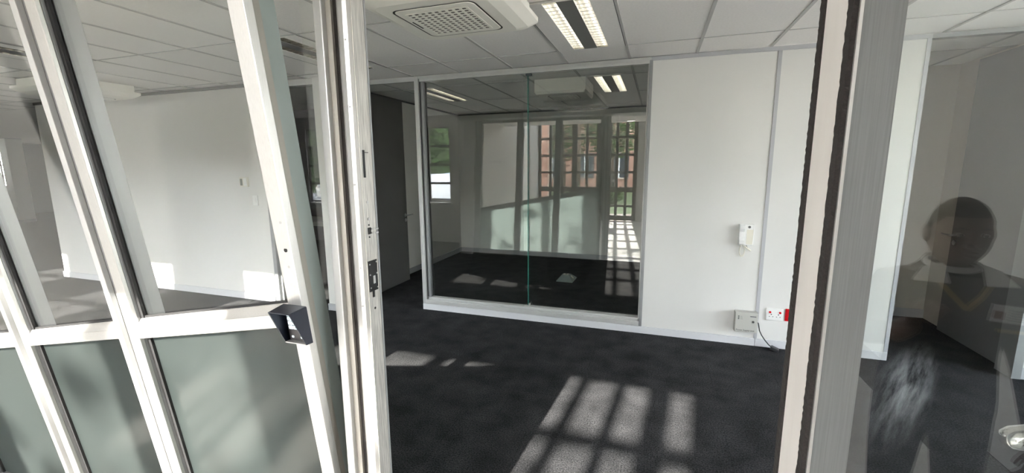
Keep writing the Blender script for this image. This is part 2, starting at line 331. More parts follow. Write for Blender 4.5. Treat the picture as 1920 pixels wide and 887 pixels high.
# column between the rooms and doorway jamb
wp = wall('wall_post', [(-3.79, -3.66, 4.12, YM+0.09, 0.085, CZ)], WALL, 'slim white wall end beside the meeting room doorway', 'wall')
wall('trim_3', [(-3.66, -3.60, 4.16, YM+0.09, 0.0, CZ)], ALUG, 'grey door jamb on the slim white wall end', 'trim')
wall('baseboard_post', [(-3.80, -3.655, 4.108, YM, 0, 0.085)], SKIRT, 'short grey skirting around the slim white wall end', 'baseboard')
# ================================================================== LEFT OFFICE
wall('wall_left', [(-9.22, -4.67, 4.17, 4.29, 0, CZ)], WALL, 'long white office wall seen through the left glazing', 'wall')
wall('baseboard_left', [(-9.232, -4.67, 4.155, 4.17, 0, 0.09)], SKIRTL, 'pale grey skirting of the long left office wall', 'baseboard')
wall('shade_strip_4', [(-9.22, -4.67, 4.15, 4.17, 2.735, CZ)], mat('gap_shade', (0.12, 0.115, 0.11), 0.6), 'dark strip painted for the shadow gap atop the long left wall', 'trim')  # dark colour stands for the shade in the gap
wl2 = struct('window_2', 'narrow dark internal window beside the white wall end', 'window')
MB().box(-4.67, -4.61, 4.15, 4.29, 0, CZ).build('jamb', ALUG, wl2, 0.003)
MB().box(-4.61, -4.585, 4.19, 4.26, 0, 2.70).build('jamb_bead', ALUG, wl2, 0.003)
MB().box(-4.61, -3.79, 4.15, 4.29, 2.70, CZ).build('head', ALUW, wl2, 0.003)
MB().box(-4.585, -3.79, 4.215, 4.222, 0.02, 2.70).build('pane', GLASS, wl2)
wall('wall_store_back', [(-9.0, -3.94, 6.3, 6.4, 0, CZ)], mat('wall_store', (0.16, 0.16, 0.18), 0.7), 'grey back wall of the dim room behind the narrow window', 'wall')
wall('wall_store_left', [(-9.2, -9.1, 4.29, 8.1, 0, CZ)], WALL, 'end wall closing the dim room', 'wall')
ct = thing('counter', 'low black counter with a grey top behind the narrow window', 'counter', (-5.02, 5.3, 0))
MB().box(-1.0, 1.05, -0.28, 0.3, 0, 0.9).build('body', mat('counter_black', (0.01, 0.01, 0.012), 0.4), ct, 0.003)
MB().box(-1.02, 1.055, -0.3, 0.32, 0.9, 0.96).build('top', PLG, ct, 0.003)
MB().cyl((0.86, -0.302, 0.925), 'y', 0.012, 0.01, 10).build('screw', BLACK, ct)
# far left end of the open plan office
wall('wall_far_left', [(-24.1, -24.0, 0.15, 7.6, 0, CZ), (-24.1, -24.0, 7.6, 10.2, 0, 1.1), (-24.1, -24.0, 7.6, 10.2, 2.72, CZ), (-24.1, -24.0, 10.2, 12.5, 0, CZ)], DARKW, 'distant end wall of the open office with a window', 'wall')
w6 = struct('window_6', 'distant office window with thin dark bars at the far left', 'window')
for y in (7.6, 8.25, 8.9, 9.55, 10.16): MB().box(-24.06, -24.0, y, y+0.04, 1.1, 2.72).build('bar', WOODB, w6)
for z in (1.1, 1.5, 1.9, 2.3, 2.68): MB().box(-24.06, -24.0, 7.6, 10.2, z, z+0.04).build('bar', WOODB, w6)
MB().box(-24.05, -24.04, 7.6, 10.2, 1.1, 2.72).build('pane', GLASS, w6)
wall('wall_far_back', [(-24.0, -9.2, 12.4, 12.5, 0, CZ)], DARKW, 'back wall of the distant office, its shade painted in as dark grey', 'wall')
for x, y, lab in ((-20.4, 8.45, 'slim white column in the distant office, nearer the window'), (-19.4, 9.0, 'slender white floor-to-ceiling post standing in the distant dark office')):
    o = thing('column', lab, 'column', (x, y, 0)); s_ = 0.2 if y < 8.5 else 0.05
    MB().box(-s_, s_, -s_, s_, 0.09, CZ-0.02).build('shaft', WALL, o, 0.004); MB().box(-s_-.01, s_+.01, -s_-.01, s_+.01, 0, 0.09).build('base', SKIRT, o); MB().box(-s_-.005, s_+.005, -s_-.005, s_+.005, CZ-0.02, CZ).build('cap', SKIRT, o)
wall('wall_far_partition', [(-19.2, -9.2, 9.3, 9.4, 0, CZ)], DARKW, 'partition in the distant office, its shade painted in as dark grey', 'wall')
# ================================================================== RIGHT CORRIDOR
wall('wall_corridor_left', [(1.95, 2.0, YM+0.09, 6.0, 0, CZ)], BEIGE, 'left wall of the corridor behind the partition end', 'wall')
wall('wall_corridor_back', [(1.95, 4.0, 5.95, 6.05, 0, CZ)], BEIGE, 'beige end wall of the corridor', 'wall')
wall('baseboard_corridor', [(2.0, 3.0, 5.935, 5.95, 0, 0.1)], SKIRT, 'grey skirting at the end of the corridor', 'baseboard')
wall('wall_corridor_right', [(2.96, 3.06, 4.6, 5.95, 0, CZ)], BEIGE, 'right wall of the corridor behind the open grey door', 'wall')
wall('wall_right', [(2.89, 6.0, 4.43, 4.53, 0, CZ)], WALL, 'white wall right of the corridor door frame', 'wall')
wall('baseboard_right', [(2.89, 6.0, 4.418, 4.43, 0, 0.1)], SKIRT, 'grey skirting right of the corridor door frame', 'baseboard')
wall('trim_5', [(2.83, 2.89, 4.41, 4.60, 0, CZ), (2.85, 2.89, 4.60, 4.63, 0, CZ)], ALUG, 'grey aluminium corridor door frame', 'trim')
wall('trim_6', [(2.034, 2.83, YM-0.004, YM+0.07, 2.735, CZ)], ALUG, 'grey aluminium head over the corridor opening', 'trim')
d2 = struct('door_2', 'plain grey corridor door swung open at the right', 'door')
MB().box(2.885, 2.925, 4.64, 5.53, 0.012, 2.73).build('leaf', mat('door_grey_mid', (0.16, 0.16, 0.165), 0.5, noise=0.05, nscale=3), d2, 0.002)
MB().box(2.884, 2.926, 4.6375, 4.6395, 0.012, 2.73).build('edge_strip', ALUG, d2)
for z in (0.21, 1.35, 2.45): MB().cyl((2.875, 4.632, z), 'z', 0.010, 0.10, 10).box(2.868, 2.89, 4.6, 4.638, z+0.005, z+0.03).box(2.868, 2.89, 4.6, 4.638, z+0.07, z+0.095).build('hinge', STEEL, d2)
h2 = MB().cyl((2.885, 5.46, 1.03), 'x', 0.009, -0.05, 12).build('handle', STEEL, d2, 0, True)
MB().tube([(2.837, 5.46, 1.03), (2.832, 5.475, 1.03), (2.832, 5.59, 1.03)], 0.009, 10).build('lever', STEEL, h2, 0, True)
MB().cyl((2.885, 5.46, 0.955), 'x', 0.026, -0.012, 20).build('lock_rose', STEEL, d2)
wall('wall_office_front', [(2.0, 6.0, 0.98, 1.1, 0, 3.0)], WALL, 'white wall right of the sidelight, out of view', 'wall')
wr = struct('window_10', 'large side window added beyond the right edge of view for more daylight', 'window')  # unseen window added to brighten the walls and ceiling
for y in (1.1, 2.15, 3.2, 4.25): MB().box(6.02, 6.08, y, y+0.06, 0.3, 2.7).build('bar', WOODB, wr)
for y in (1.16, 2.21, 3.26): MB().box(6.045, 6.051, y, y+0.99, 0.3, 2.7).build('pane', GLASS, wr)
wall('wall_office_right', [(6.0, 6.1, 1.0, 4.43, 0, 0.3), (6.0, 6.1, 1.0, 4.43, 2.7, CZ+0.2), (6.0, 6.1, 4.31, 12.5, 0, CZ+0.2)], WALL, 'right end wall of the office', 'wall')
# ================================================================== LEANING GLAZED FRONT
def LP(x, z, d): return (x, 1.142-0.118*z+d, z)
def lbox(b, x0, x1, z0, z1, d0, d1, s0=0.0, s1=0.0):
    # z limits may slope along x:  z = z0 + s0*(x-x0)
    za0, za1, zb0, zb1 = z0, z0+s0*(x1-x0), z1, z1+s1*(x1-x0)
    return b.hexa([LP(x0,za0,d0), LP(x1,za1,d0), LP(x1,za1,d1), LP(x0,za0,d1), LP(x0,zb0,d0), LP(x1,zb1,d0), LP(x1,zb1,d1), LP(x0,zb0,d1)])
RS = 0.187
def rail_top(x): return 1.344+RS*(x+1.049)
w3 = struct('window_3', 'raked aluminium glazed front with slanting mid rail and frosted lower panels', 'window')
ZT = 2.65
MU = [(-1.020, -0.968), (-1.885, -1.770), (-2.642, -2.527), (-3.50, -3.385)]
for i, (a, b_) in enumerate(MU):
    if i == 0:
        st = lbox(MB(), a, b_, 0.0, ZT, -0.040, -0.012).build('stile', ALU, w3, 0.002)
        lbox(MB(), a+0.004, b_-0.001, 0.0, ZT, -0.012, 0.008).build('stile_side', mat('stile_shaded_alu', (0.25, 0.235, 0.21), 0.5, 0.3), st)  # aluminium side face, its shade painted in as brown
        lbox(MB(), a+0.004, b_-0.002, 0.0, ZT, 0.008, 0.058).build('stile_return', TEAL, st)
        for z in (1.52, 1.47, 1.60):
            p = LP((a+b_)/2+0.006, z, -0.0405); MB().cyl(p, 'y', 0.0065 if z == 1.52 else 0.004, 0.004, 12).build('screw_hole', BLACK if z == 1.52 else STEEL, st)
    else:
        st = lbox(MB(), a, b_, 0.0, ZT, -0.022, 0.0).build('mullion', ALUG, w3)
        lbox(MB(), a, a+0.030, 0.0, ZT, -0.040, -0.022).build('rib', ALUW, st, 0.002)
        lbox(MB(), a+0.066, b_, 0.0, ZT, -0.036, -0.022).build('rib', ALU, st, 0.002)
        lbox(MB(), a+0.01, b_+0.012, 0.0, ZT, 0.004, 0.062).build('inner_profile', ALUG, st, 0.002)
spans = [(MU[i+1][1], MU[i][0]) for i in range(3)]
for x0, x1 in spans:
    zt0 = rail_top(x0); rl = 0.072 if x0 > -2 else 0.066
    r = lbox(MB(), x0, x1, zt0-rl, zt0-0.028, -0.040, 0.0, RS, RS).build('rail', ALU, w3, 0.002)
    # chamfered glazing bead above the flat rail
    vs = [LP(x0, zt0-0.028, -0.036), LP(x1, zt0-0.028+RS*(x1-x0), -0.036), LP(x1, zt0-0.028+RS*(x1-x0), -0.003), LP(x0, zt0-0.028, -0.003),
          LP(x0, zt0, -0.014), LP(x1, zt0+RS*(x1-x0), -0.014), LP(x1, zt0+RS*(x1-x0), -0.003), LP(x0, zt0, -0.003)]
    MB().hexa(vs).build('bead', ALU, r)
    lbox(MB(), x0, x1, zt0, zt0+0.008, -0.008, -0.0025, RS, RS).build('gasket', BLACK, r)
    lbox(MB(), x0, x1, zt0-rl-0.008, zt0-rl, -0.010, -0.0025, RS, RS).build('gasket', BLACK, r)
    lbox(MB(), x0, x1, zt0-rl, zt0-0.005, 0.005, 0.05, RS, RS).build('inner_profile', ALUG, r)
    lbox(MB(), x0, x0+0.015, 0.07, ZT-0.05, -0.012, -0.0025).build('gasket', BLACK, w3)
    lbox(MB(), x1-0.006, x1, 0.07, ZT-0.05, -0.010, -0.0025).build('gasket', BLACK, w3)
    lbox(MB(), x0, x1, zt0-0.004, ZT-0.05, -0.002, 0.004, RS, 0).build('clear_pane', GLASS, w3)
    lbox(MB(), x0, x1, 0.09, zt0-rl+0.004, -0.002, 0.004, 0, RS).build('frosted_panel', FROST, w3)
    lbox(MB(), x0, x1, 0.0, 0.09, -0.036, 0.055).build('bottom_rail', ALU, w3, 0.002)
    lbox(MB(), x0, x1, ZT-0.05, ZT, -0.036, 0.055).build('top_rail', ALU, w3, 0.002)
wall('trim_7', [(-3.75, 2.0, 0.74, 1.24, ZT, CZ+0.16)], ALUG, 'aluminium head running over the glazed front and doorway', 'trim')
lbox(MB(), -3.75, -3.50, 0, ZT, -0.05, 0.12)
tag(lbox(MB(), -3.75, -3.50, 0, ZT, -0.05, 0.12).build('wall_front_end', WALL), 'short white wall end closing the glazed front', 'wall', kind='structure')
# ---------------------------------------------------------------- sliding door leaf
d3 = struct('door_3', 'narrow aluminium glass door leaf with lock edge slid open behind the keypad panel', 'door')
XE = -0.822
st = MB().box(XE-0.108, XE-0.080, 1.035, 1.10, 0.01, 2.62).build('stile', ALUW, d3, 0.003)
MB().box(XE-0.080, XE-0.062, 1.052, 1.10, 0.01, 2.62).build('stile_inset', mat('stile_beige', (0.42, 0.40, 0.36), 0.5, 0.3), d3)  # beige strip set back beside the stile
MB().box(XE-0.062, XE-0.047, 1.062, 1.10, 0.01, 2.62).build('brush_seal', PILE, d3)
prof = [(XE-0.047, 1.105), (XE-0.047, 1.062), (XE-0.043, 1.053), (XE-0.034, 1.047), (XE-0.018, 1.045), (XE-0.006, 1.048), (XE, 1.056), (XE, 1.118), (XE-0.047, 1.118)]
MB().prism(prof, 'z', 0.01, 2.62).build('lock_stile', ALU, d3, 0, False)
le = MB().box(XE, XE+0.003, 1.057, 1.110, 0.01, 2.62).build('edge_face', ALUD, d3)
MB().box(XE, XE+0.0045, 1.110, 1.118, 0.01, 2.62).build('edge_lip', ALUG, d3)
def edge_hw(name, y0, y1, z0, z1, m, t=0.0015, parent=le): return MB().box(XE+0.003, XE+0.003+t, y0, y1, z0, z1).build(name, m, parent)
edge_hw('slot', 1.066, 1.075, 1.72, 1.80, BLACK)
edge_hw('scratch', 1.076, 1.092, 1.792, 1.794, BLACK)
lt = edge_hw('latch_hole', 1.070, 1.084, 1.550, 1.570, BLACK)
MB().box(XE+0.004, XE+0.022, 1.078, 1.096, 1.552, 1.556).box(XE+0.004, XE+0.022, 1.078, 1.096, 1.564, 1.568).build('latch_tongue', CHROME, lt)
for y, z in ((1.075, 1.596), (1.075, 1.647), (1.075, 1.578), (1.075, 1.541)): MB().cyl((XE+0.003, y, z), 'x', 0.0045 if z > 1.59 else 0.0025, 0.002, 10).build('screw', STEEL if z > 1.59 else BLACK, le)
lk = edge_hw('lock_plate', 1.060, 1.100, 1.372, 1.468, mat('lock_black', (0.012, 0.012, 0.013), 0.4, 0.3), 0.003)
edge_hw('lock_plate_tail', 1.074, 1.082, 1.352, 1.372, MATS['lock_black'], 0.003, lk)
MB().box(XE+0.006, XE+0.0075, 1.076, 1.087, 1.395, 1.420).build('lock_bolt', CHROME, lk)
for y, z in ((1.064, 1.458), (1.096, 1.461), (1.064, 1.425), (1.096, 1.425), (1.064, 1.384), (1.096, 1.38)): MB().cyl((XE+0.006, y, z), 'x', 0.0025, 0.0015, 8).build('screw', STEEL, lk)
MB().cyl((XE+0.003, 1.082, 1.315), 'x', 0.004, 0.001, 10).build('screw', BLACK, le)
for z in (2.1, 1.92, 1.70, 1.45, 1.33, 1.2): MB().cyl((XE-0.014, 1.0455, z), 'y', 0.0028, -0.002, 8).build('rivet', STEEL, d3)
MB().box(-1.005, XE-0.108, 1.066, 1.072, 0.06, 2.6).build('pane', GLASS, d3)
# ---------------------------------------------------------------- right jamb and sidelight
w4 = struct('window_4', 'fixed glass sidelight with a thick aluminium jamb at the right of the doorway', 'window')
MB().box(0.29, 0.352, 0.858, 1.03, 0.0, 2.65).build('jamb', mat('jamb_grey', (0.19, 0.195, 0.195), 0.35, 0.35, noise=0.12, nscale=6, stretch=(60, 60, 1.0)), w4, 0.002)
MB().box(0.2865, 0.29, 0.889, 1.002, 0.0, 2.65).build('jamb_face', mat('jamb_pale', (0.8, 0.765, 0.74), 0.35, 0.1, noise=0.04, nscale=5, stretch=(5, 5, 1)), w4)
def pile_strip(y0, y1, x0):
    b = MB(); n = 420; rnd = random.Random(int(y0*1e4)); vs = []; fs = []
    for i in range(n+1):
        z = 2.65*i/n; j = lambda s: rnd.uniform(-s, s)
        vs += [(0.29, y0+j(.0006), z), (x0+j(.0006), y0+0.003+j(.0009), z), (x0+j(.0006), y1-0.003+j(.0009), z), (0.29, y1+j(.0006), z)]
    for i in range(n):
        for k in range(3): fs.append((i*4+k, i*4+k+1, i*4+k+5, i*4+k+4))
    return MB().add(vs, fs).build('pile_strip', PILE, w4)
pile_strip(1.001, 1.030, 0.283); pile_strip(0.861, 0.890, 0.283)
MB().box(0.2895, 0.2945, 0.8545, 0.8595, 0, 2.65).build('jamb_arris', ALU, w4)
MB().box(0.352, 1.95, 0.945, 0.952, 0.10, 2.60).build('pane', GLASSR, w4)
MB().box(0.352, 1.95, 0.90, 1.0, 0.0, 0.10).build('bottom_rail', ALU, w4, 0.003)
MB().box(0.352, 1.95, 0.90, 1.0, 2.60, 2.65).build('top_rail', ALU, w4, 0.003)
MB().box(0.775, 0.835, 0.862, 1.03, 0.10, 2.60).build('mullion', ALUG, w4, 0.003)
ph = thing('pull_handle', 'polished chrome lever handle poking in at the lower right edge', 'handle', (0.815, 1.03, 1.213))
MB().cyl((0, 0, 0), 'y', 0.03, 0.01, 20).build('rose', CHROME, ph)
MB().tube([(0, 0.01, 0), (0, 0.035, 0)], 0.014, 14).build('neck', CHROME, ph, 0, True)
MB().tube([(0.02, 0.04, 0.035), (-0.01, 0.045, 0.020), (-0.06, 0.05, -0.006), (-0.098, 0.05, -0.02), (-0.112, 0.05, -0.025), (-0.118, 0.05, -0.027)], [0.02, 0.022, 0.024, 0.025, 0.019, 0.008], 18).build('lever', CHROME, ph, 0, True)
# ================================================================== LOBBY SHELL
wall('wall_lobby_left', [(-3.85, -3.75, -4.9, 1.1, 0, 5.0)], WALL, 'white side wall of the lobby', 'wall')
wall('wall_lobby_right', [(2.0, 2.1, -4.9, 1.2, 0, 5.0)], WALL, 'right side wall of the lobby', 'wall')
wall('wall_window', [(-0.60, -0.40, -4.9, -4.78, 0, 3.14), (-0.40, 2.0, -4.9, -4.78, 0, 5.0), (-3.75, -0.30, -4.9, -4.78, 4.72, 5.0)], WALL, 'white lobby wall beside the multi-pane glazing', 'wall')
wall('ceiling_lobby', [(-3.75, 2.0, -1.72, 0.74, CZ, 3.1), (-3.85, 2.1, -4.9, 1.3, 5.0, 5.1), (-3.75, 2.0, 0.6, 0.74, 3.1, 5.0)], CEIL, 'lobby ceiling with a lowered bulkhead', 'ceiling')
dl = thing('downlight', 'small lit rectangular lamp in the lobby bulkhead', 'lamp', (-0.62, -1.35, CZ))
MB().box(-0.1, 0.1, -0.06, 0.06, -0.012, 0).build('bezel', PLW, dl, 0.003); MB().box(-0.085, 0.085, -0.045, 0.045, -0.014, -0.0125).build('diffuser', TUBEDIM, dl)
w5 = struct('window_5', 'tall brown multi-pane lobby glazing seen mirrored in the glass', 'window')
COLS = [-3.75, -3.35, -2.95, -2.55, -2.15, -1.76]; DCOLS = [-1.47, -1.215, -0.925, -0.63]
ROWS = [0.10, 0.48, 1.0, 1.54, 2.08, 2.62, 3.14, 3.66, 4.05, 4.70]
YW = -4.84
pc = {}
def grid(cols, thick, top_wide=False):
    for i, x in enumerate(cols):
        wd = 0.085 if i in thick else 0.042
        MB().box(x-wd, x+wd, YW-0.03, YW+0.03, 0, 4.72 if (i in thick or not top_wide) else 3.14).build('upright', WOODB, w5)
    for k, z in enumerate(ROWS):
        if top_wide and 6 < k < 9: continue
        wd = 0.08 if k in (0, 2, 9) else 0.036
        MB().box(cols[0], cols[-1], YW-0.025, YW+0.025, z-wd, z+wd).build('transom', WOODB, w5)
    for x0, x1 in zip(cols[:-1], cols[1:]):
        for z0, z1 in zip(ROWS[:-1], ROWS[1:]):
            key = (round(x1-x0, 3), round(z1-z0, 3))
            if key not in pc: pc[key] = MB().box(-key[0]/2, key[0]/2, -0.002, 0.002, -key[1]/2, key[1]/2).mesh('pane', GLASS)
            link('pane', pc[key], w5, ((x0+x1)/2, YW, (z0+z1)/2))
grid(COLS, (0, 3, 5), True); grid(DCOLS, (0, 3))
MB().box(-0.63, -0.40, YW-0.025, YW+0.025, 4.01, 4.09).build('transom', WOODB, w5)
MB().box(-0.55, -0.40, YW-0.002, YW+0.002, 3.14, 4.72).build('pane', GLASS, w5)
MB().box(-1.76, -1.45, YW-0.04, YW+0.04, 0, 4.72).build('upright', WOODB, w5)
nt_ = thing('notice', 'white paper notice with four small pictures on a door pane', 'notice', (-1.36, YW+0.006, 1.27))
MB().box(-0.11, 0.11, 0, 0.002, -0.24, 0.24).build('sheet', PLW, nt_)
for x in (-0.05, 0.05):
    for z in (-0.1, 0.12): MB().box(x-0.025, x+0.025, 0.002, 0.003, z-0.06, z+0.06).build('picture', mat('notice_print', (0.08, 0.12, 0.06), 0.7), nt_)
fm = thing('floor_marking', 'white square floor sign bearing a letter H on the lobby tiles', 'sign', (-1.0, -1.85, 0.0015))
MB().box(-0.28, 0.28, -0.45, 0.45, -0.001, 0.0005).build('field', mat('mark_grey', (0.3, 0.3, 0.29), 0.5), fm)
mw = mat('mark_white', (0.8, 0.8, 0.78), 0.5)
for a in ((-0.28, 0.28, 0.38, 0.45), (-0.28, 0.28, -0.45, -0.38), (-0.28, -0.23, -0.38, 0.38), (0.23, 0.28, -0.38, 0.38)): MB().box(a[0], a[1], a[2], a[3], 0.0005, 0.001).build('border', mw, fm)
MB().box(-0.15, -0.07, -0.26, 0.26, 0.0005, 0.001).box(0.07, 0.15, -0.26, 0.26, 0.0005, 0.001).box(-0.07, 0.07, -0.06, 0.06, 0.0005, 0.001).build('letter', mw, fm)
# left office window wall (behind the camera, mirrored in the meeting room glass)
YL = 0.15
WINS = [(-10.5, -9.43), (-7.95, -6.97), (-5.62, -4.50)]
bx = []; px = -24.1
for a, b_ in WINS: bx += [(px, a, YL-0.1, YL, 0, 2.95), (a, b_, YL-0.1, YL, 0, 0.95), (a, b_, YL-0.1, YL, 2.64, 2.95)]; px = b_
bx.append((px, -3.75, YL-0.1, YL, 0, 2.95))
wall('wall_office_window', bx, WALL, 'white office wall with barred windows, mirrored in the glass', 'wall')
for n, (a, b_) in enumerate(WINS):
    wn = struct('window_%d' % (7+n), ('first', 'second', 'third')[n]+' barred office window counted from the far end, behind the camera', 'window')
    k = 2
    for i in range(k+1): x = a+(b_-a)*i/k; MB().box(x-0.025, x+0.025, YL-0.075, YL-0.035, 0.95, 2.64).build('bar', WOODB, wn)
    for i in range(5): z = 0.95+1.69*i/4; MB().box(a, b_, YL-0.073, YL-0.037, z-0.025, z+0.025).build('bar', WOODB, wn)
    for i in range(k):
        for j in range(4):
            x0 = a+(b_-a)*i/k; x1 = a+(b_-a)*(i+1)/k; z0 = 0.95+1.69*j/4; MB().box(x0, x1, YL-0.057, YL-0.053, z0, z0+0.4225).build('pane', GLASS, wn)
    MB().box(a-0.04, b_+0.04, YL-0.03, YL+0.08, 0.90, 0.93).build('window_sill', PLW, wn)
# ================================================================== CEILING LIGHTS
blade_me = MB().prism([(-0.004, 0.0), (0.004, 0.0), (0.0015, 0.05), (-0.0015, 0.05)], 'x', -0.045, 0.045).mesh('louvre_blade', mat('louvre_blade', (0.6, 0.59, 0.56), 0.16, 0.95))
def ceiling_light(x, y, label, tube=TUBEM, group='recessed twin louvre ceiling lights', L=1.19):
    t = thing('ceiling_light', label, 'light', (x, y, CZ), 0, group)
    h = L/2
    for s in (-1, 1):
        MB().box(min(s*0.29, s*0.150), max(s*0.29, s*0.150), -h, h, -0.003, 0.004).build('side_panel', CEIL, t)
        MB().box(min(s*0.293, s*0.290), max(s*0.293, s*0.290), -h, h, -0.0035, 0.003).build('edge_line', BLACK, t)
        tr = MB()
        c = s*0.1025
        prof = [(c-0.0475, 0.0), (c-0.043, 0.05), (c-0.030, 0.085), (c, 0.10), (c+0.030, 0.085), (c+0.043, 0.05), (c+0.0475, 0.0)]
        out = [(p[0]*1.0+(0.003 if p[0] > c else -0.003 if p[0] < c else 0), p[1]+0.003) for p in prof]
        poly = prof+out[::-1]
        tr.prism(poly, 'y', -h+0.02, h-0.02).build('reflector', LOUVRE, t)
        MB().tube([(c, -h+0.03, 0.075), (c, h-0.03, 0.075)], 0.009, 10).build('tube', tube, t, 0, True)
        for e in (-1, 1): MB().box(c-0.0475, c+0.0475, e*(h-0.02)-0.002, e*(h-0.02)+0.002, 0.0, 0.10).build('end_cap', LOUVRE, t)
        for k in range(17): link('louvre_blade', blade_me, t, (c, -h+0.05+k*(L-0.10)/16, 0.001))
    MB().box(-0.055, 0.055, -h+0.02, h-0.02, -0.004, 0.004).build('centre_panel', LIGHTG, t)
    for e in (-1, 1): MB().box(-0.15, 0.15, min(e*h, e*(h-0.02)), max(e*h, e*(h-0.02)), -0.003, 0.004).build('end_panel', CEIL, t)
    MB().box(-0.29, 0.29, -h, h, 0.108, 0.115).build('housing', ALUG, t)
    return t
ceiling_light(-0.6, 3.41, 'lit twin louvre ceiling light right of the large air conditioner')
ceiling_light(-3.0, 3.41, 'twin louvre ceiling light seen through the narrow door leaf')
ceiling_light(-5.4, 2.21, 'twin louvre ceiling light seen through the far left glazing')
ceiling_light(-8.4, 2.21, 'twin louvre ceiling light farthest left in the open office')
ceiling_light(-0.6, 5.81, 'twin louvre ceiling light inside the meeting room on the right', TUBEDIM)
ceiling_light(-3.0, 5.81, 'twin louvre ceiling light inside the meeting room by its left wall', TUBEDIM)
# ================================================================== AIR CONDITIONERS
def rsquare(h, r, n=6):
    pts = []
    for cx, cy, a0 in ((h-r, h-r, 0), (-h+r, h-r, 90), (-h+r, -h+r, 180), (h-r, -h+r, 270)):
        for k in range(n+1): a = math.radians(a0+90*k/n); pts.append((cx+r*math.cos(a), cy+r*math.sin(a)))
    return pts
ACP = mat('ac_plastic', (0.86, 0.84, 0.78), 0.4)
ACD = mat('ac_dark', (0.05, 0.045, 0.04), 0.6)
def loft(rings):
    b = MB(); n = len(rings[0][0]); vs = []; fs = []
    for pts, z in rings: vs += [(p[0], p[1], z) for p in pts]
    for i in range(len(rings)-1):
        for k in range(n): fs.append((i*n+k, i*n+(k+1) % n, (i+1)*n+(k+1) % n, (i+1)*n+k))
    fs.append(tuple(range(n))); fs.append(tuple((len(rings)-1)*n+k for k in range(n)))
    return b.add(vs, fs)
def air_con(x, y, half, drop, label, boxy=False):
    t = thing('air_conditioner', label, 'air conditioner', (x, y, CZ), 0, 'ceiling cassette air conditioners')
    zf, zb = -drop, 0.0
    if boxy: loft([(rsquare(half, 0.01), -0.0), (rsquare(half, 0.01), zf+0.03), (rsquare(half-0.015, 0.02), zf)]).build('casing', ACP, t)
    else:
        loft([(rsquare(half-0.05, 0.03), -0.004), (rsquare(half-0.05, 0.03), zf+0.085)]).build('body', ACP, t)
        loft([(rsquare(half, 0.06), zf+0.085), (rsquare(half, 0.06), zf+0.06), (rsquare(half-0.05, 0.07), zf+0.02), (rsquare(half-0.11, 0.06), zf)]).build('casing', ACP, t)
    g = half*0.585
    o_, i_ = rsquare(g, 0.05), rsquare(g-0.010, 0.045); n = len(o_)
    vs = [(p[0], p[1], zf-0.0015) for p in o_]+[(p[0], p[1], zf-0.0015) for p in i_]
    MB().add(vs, [(k, (k+1) % n, n+(k+1) % n, n+k) for k in range(n)]).build('slot_outline', ACD, t)
    gp = loft([(rsquare(g-0.012, 0.045), zf+0.002), (rsquare(g-0.014, 0.045), zf-0.004)]).build('grille_panel', ACP, t)
    q = g*0.74
    MB().box(-q, q, -q, q, zf-0.005, zf-0.0042).build('grille_shadow', ACD, gp)
    nb = 11
    bm_x = MB().box(-q, q, -0.0058, 0.0058, -0.003, 0).mesh('grille_bar', ACP); bm_y = MB().box(-0.0078, 0.0078, -q, q, -0.003, 0).mesh('grille_bar', ACP)
    for k in range(nb+1): link('grille_bar', bm_x, gp, (0, -q+2*q*k/nb, zf-0.0052))
    for k in range(10): link('grille_bar', bm_y, gp, (-q+2*q*k/9, 0, zf-0.0060))
    if not boxy:
        for k in range(4):
            fl_ = MB().box(-g*0.72, g*0.72, -0.03, 0.03, -0.002, 0.002).build('air_flap', ACP, t)
            a = k*math.pi/2; r = g+0.062; fl_.location = (r*math.sin(a), r*math.cos(a), zf+0.012); fl_.rotation_euler = (0.42 if False else 0, 0, -a)
    MB().box(-g+0.03, -g+0.038, -0.06, 0.06, zf-0.006, zf-0.004).build('latch', ACD, gp)
air_con(-1.195, 2.44, 0.43, 0.17, 'large cassette air conditioner hanging from the ceiling above the doorway')
air_con(-6.6, 3.4, 0.43, 0.17, 'cassette air conditioner near the long left wall, seen through the glazing')
air_con(-1.14, 5.48, 0.31, 0.17, 'boxy white air conditioner inside the meeting room', True)
# ================================================================== WALL FITTINGS
yf = YM-0.0005
# keypad with hood on the leaning stile
kp = thing('keypad', 'lit push-button keypad under a dark blue metal hood on the aluminium stile', 'keypad')
def KP(x, z, d): return LP(x, z, d)
xb0, xb1, zb0, zb1 = -1.036, -0.952, 1.235, 1.350
df = -0.105
bk = [KP(xb0, zb0, -0.041), KP(xb1, zb0, -0.041), KP(xb1, zb1, -0.041), KP(xb0, zb1, -0.041)]
ftop = [KP(xb0+0.010, zb1-0.004, df), KP(xb1-0.000, zb1-0.004, df)]
fbot = [KP(xb0+0.006, zb0+0.002, -0.066), KP(xb1-0.000, zb0+0.002, -0.066)]
def sheet(p, name, m, parent, t=0.0015):
    a, b, c, d = [Vector(q) for q in p]; n = (b-a).cross(d-a).normalized()*t
    return MB().hexa([a-n, b-n, c-n, d-n, a+n, b+n, c+n, d+n]).build(name, m, parent)
hood = sheet([bk[3], bk[2], ftop[1], ftop[0]], 'hood_top', HOODTOP, kp)
sheet([bk[0], bk[3], ftop[0], fbot[0]], 'hood_side', NAVY, kp)
sheet([bk[1], bk[2], ftop[1], fbot[1]], 'hood_side', NAVY, kp)
sheet([bk[0], bk[1], fbot[1], fbot[0]], 'hood_base', mat('hood_inside', (0.45, 0.44, 0.42), 0.4, 0.4), kp)
lbox(MB(), xb0, xb1, zb0, zb1, -0.0425, -0.0405).build('back_plate', NAVY, kp)
kb = lbox(MB(), xb0+0.012, xb1-0.012, zb0+0.006, zb1-0.004, -0.052, -0.0425).build('keypad_body', mat('keypad_dark', (0.03, 0.027, 0.028), 0.4), kp, 0.001)
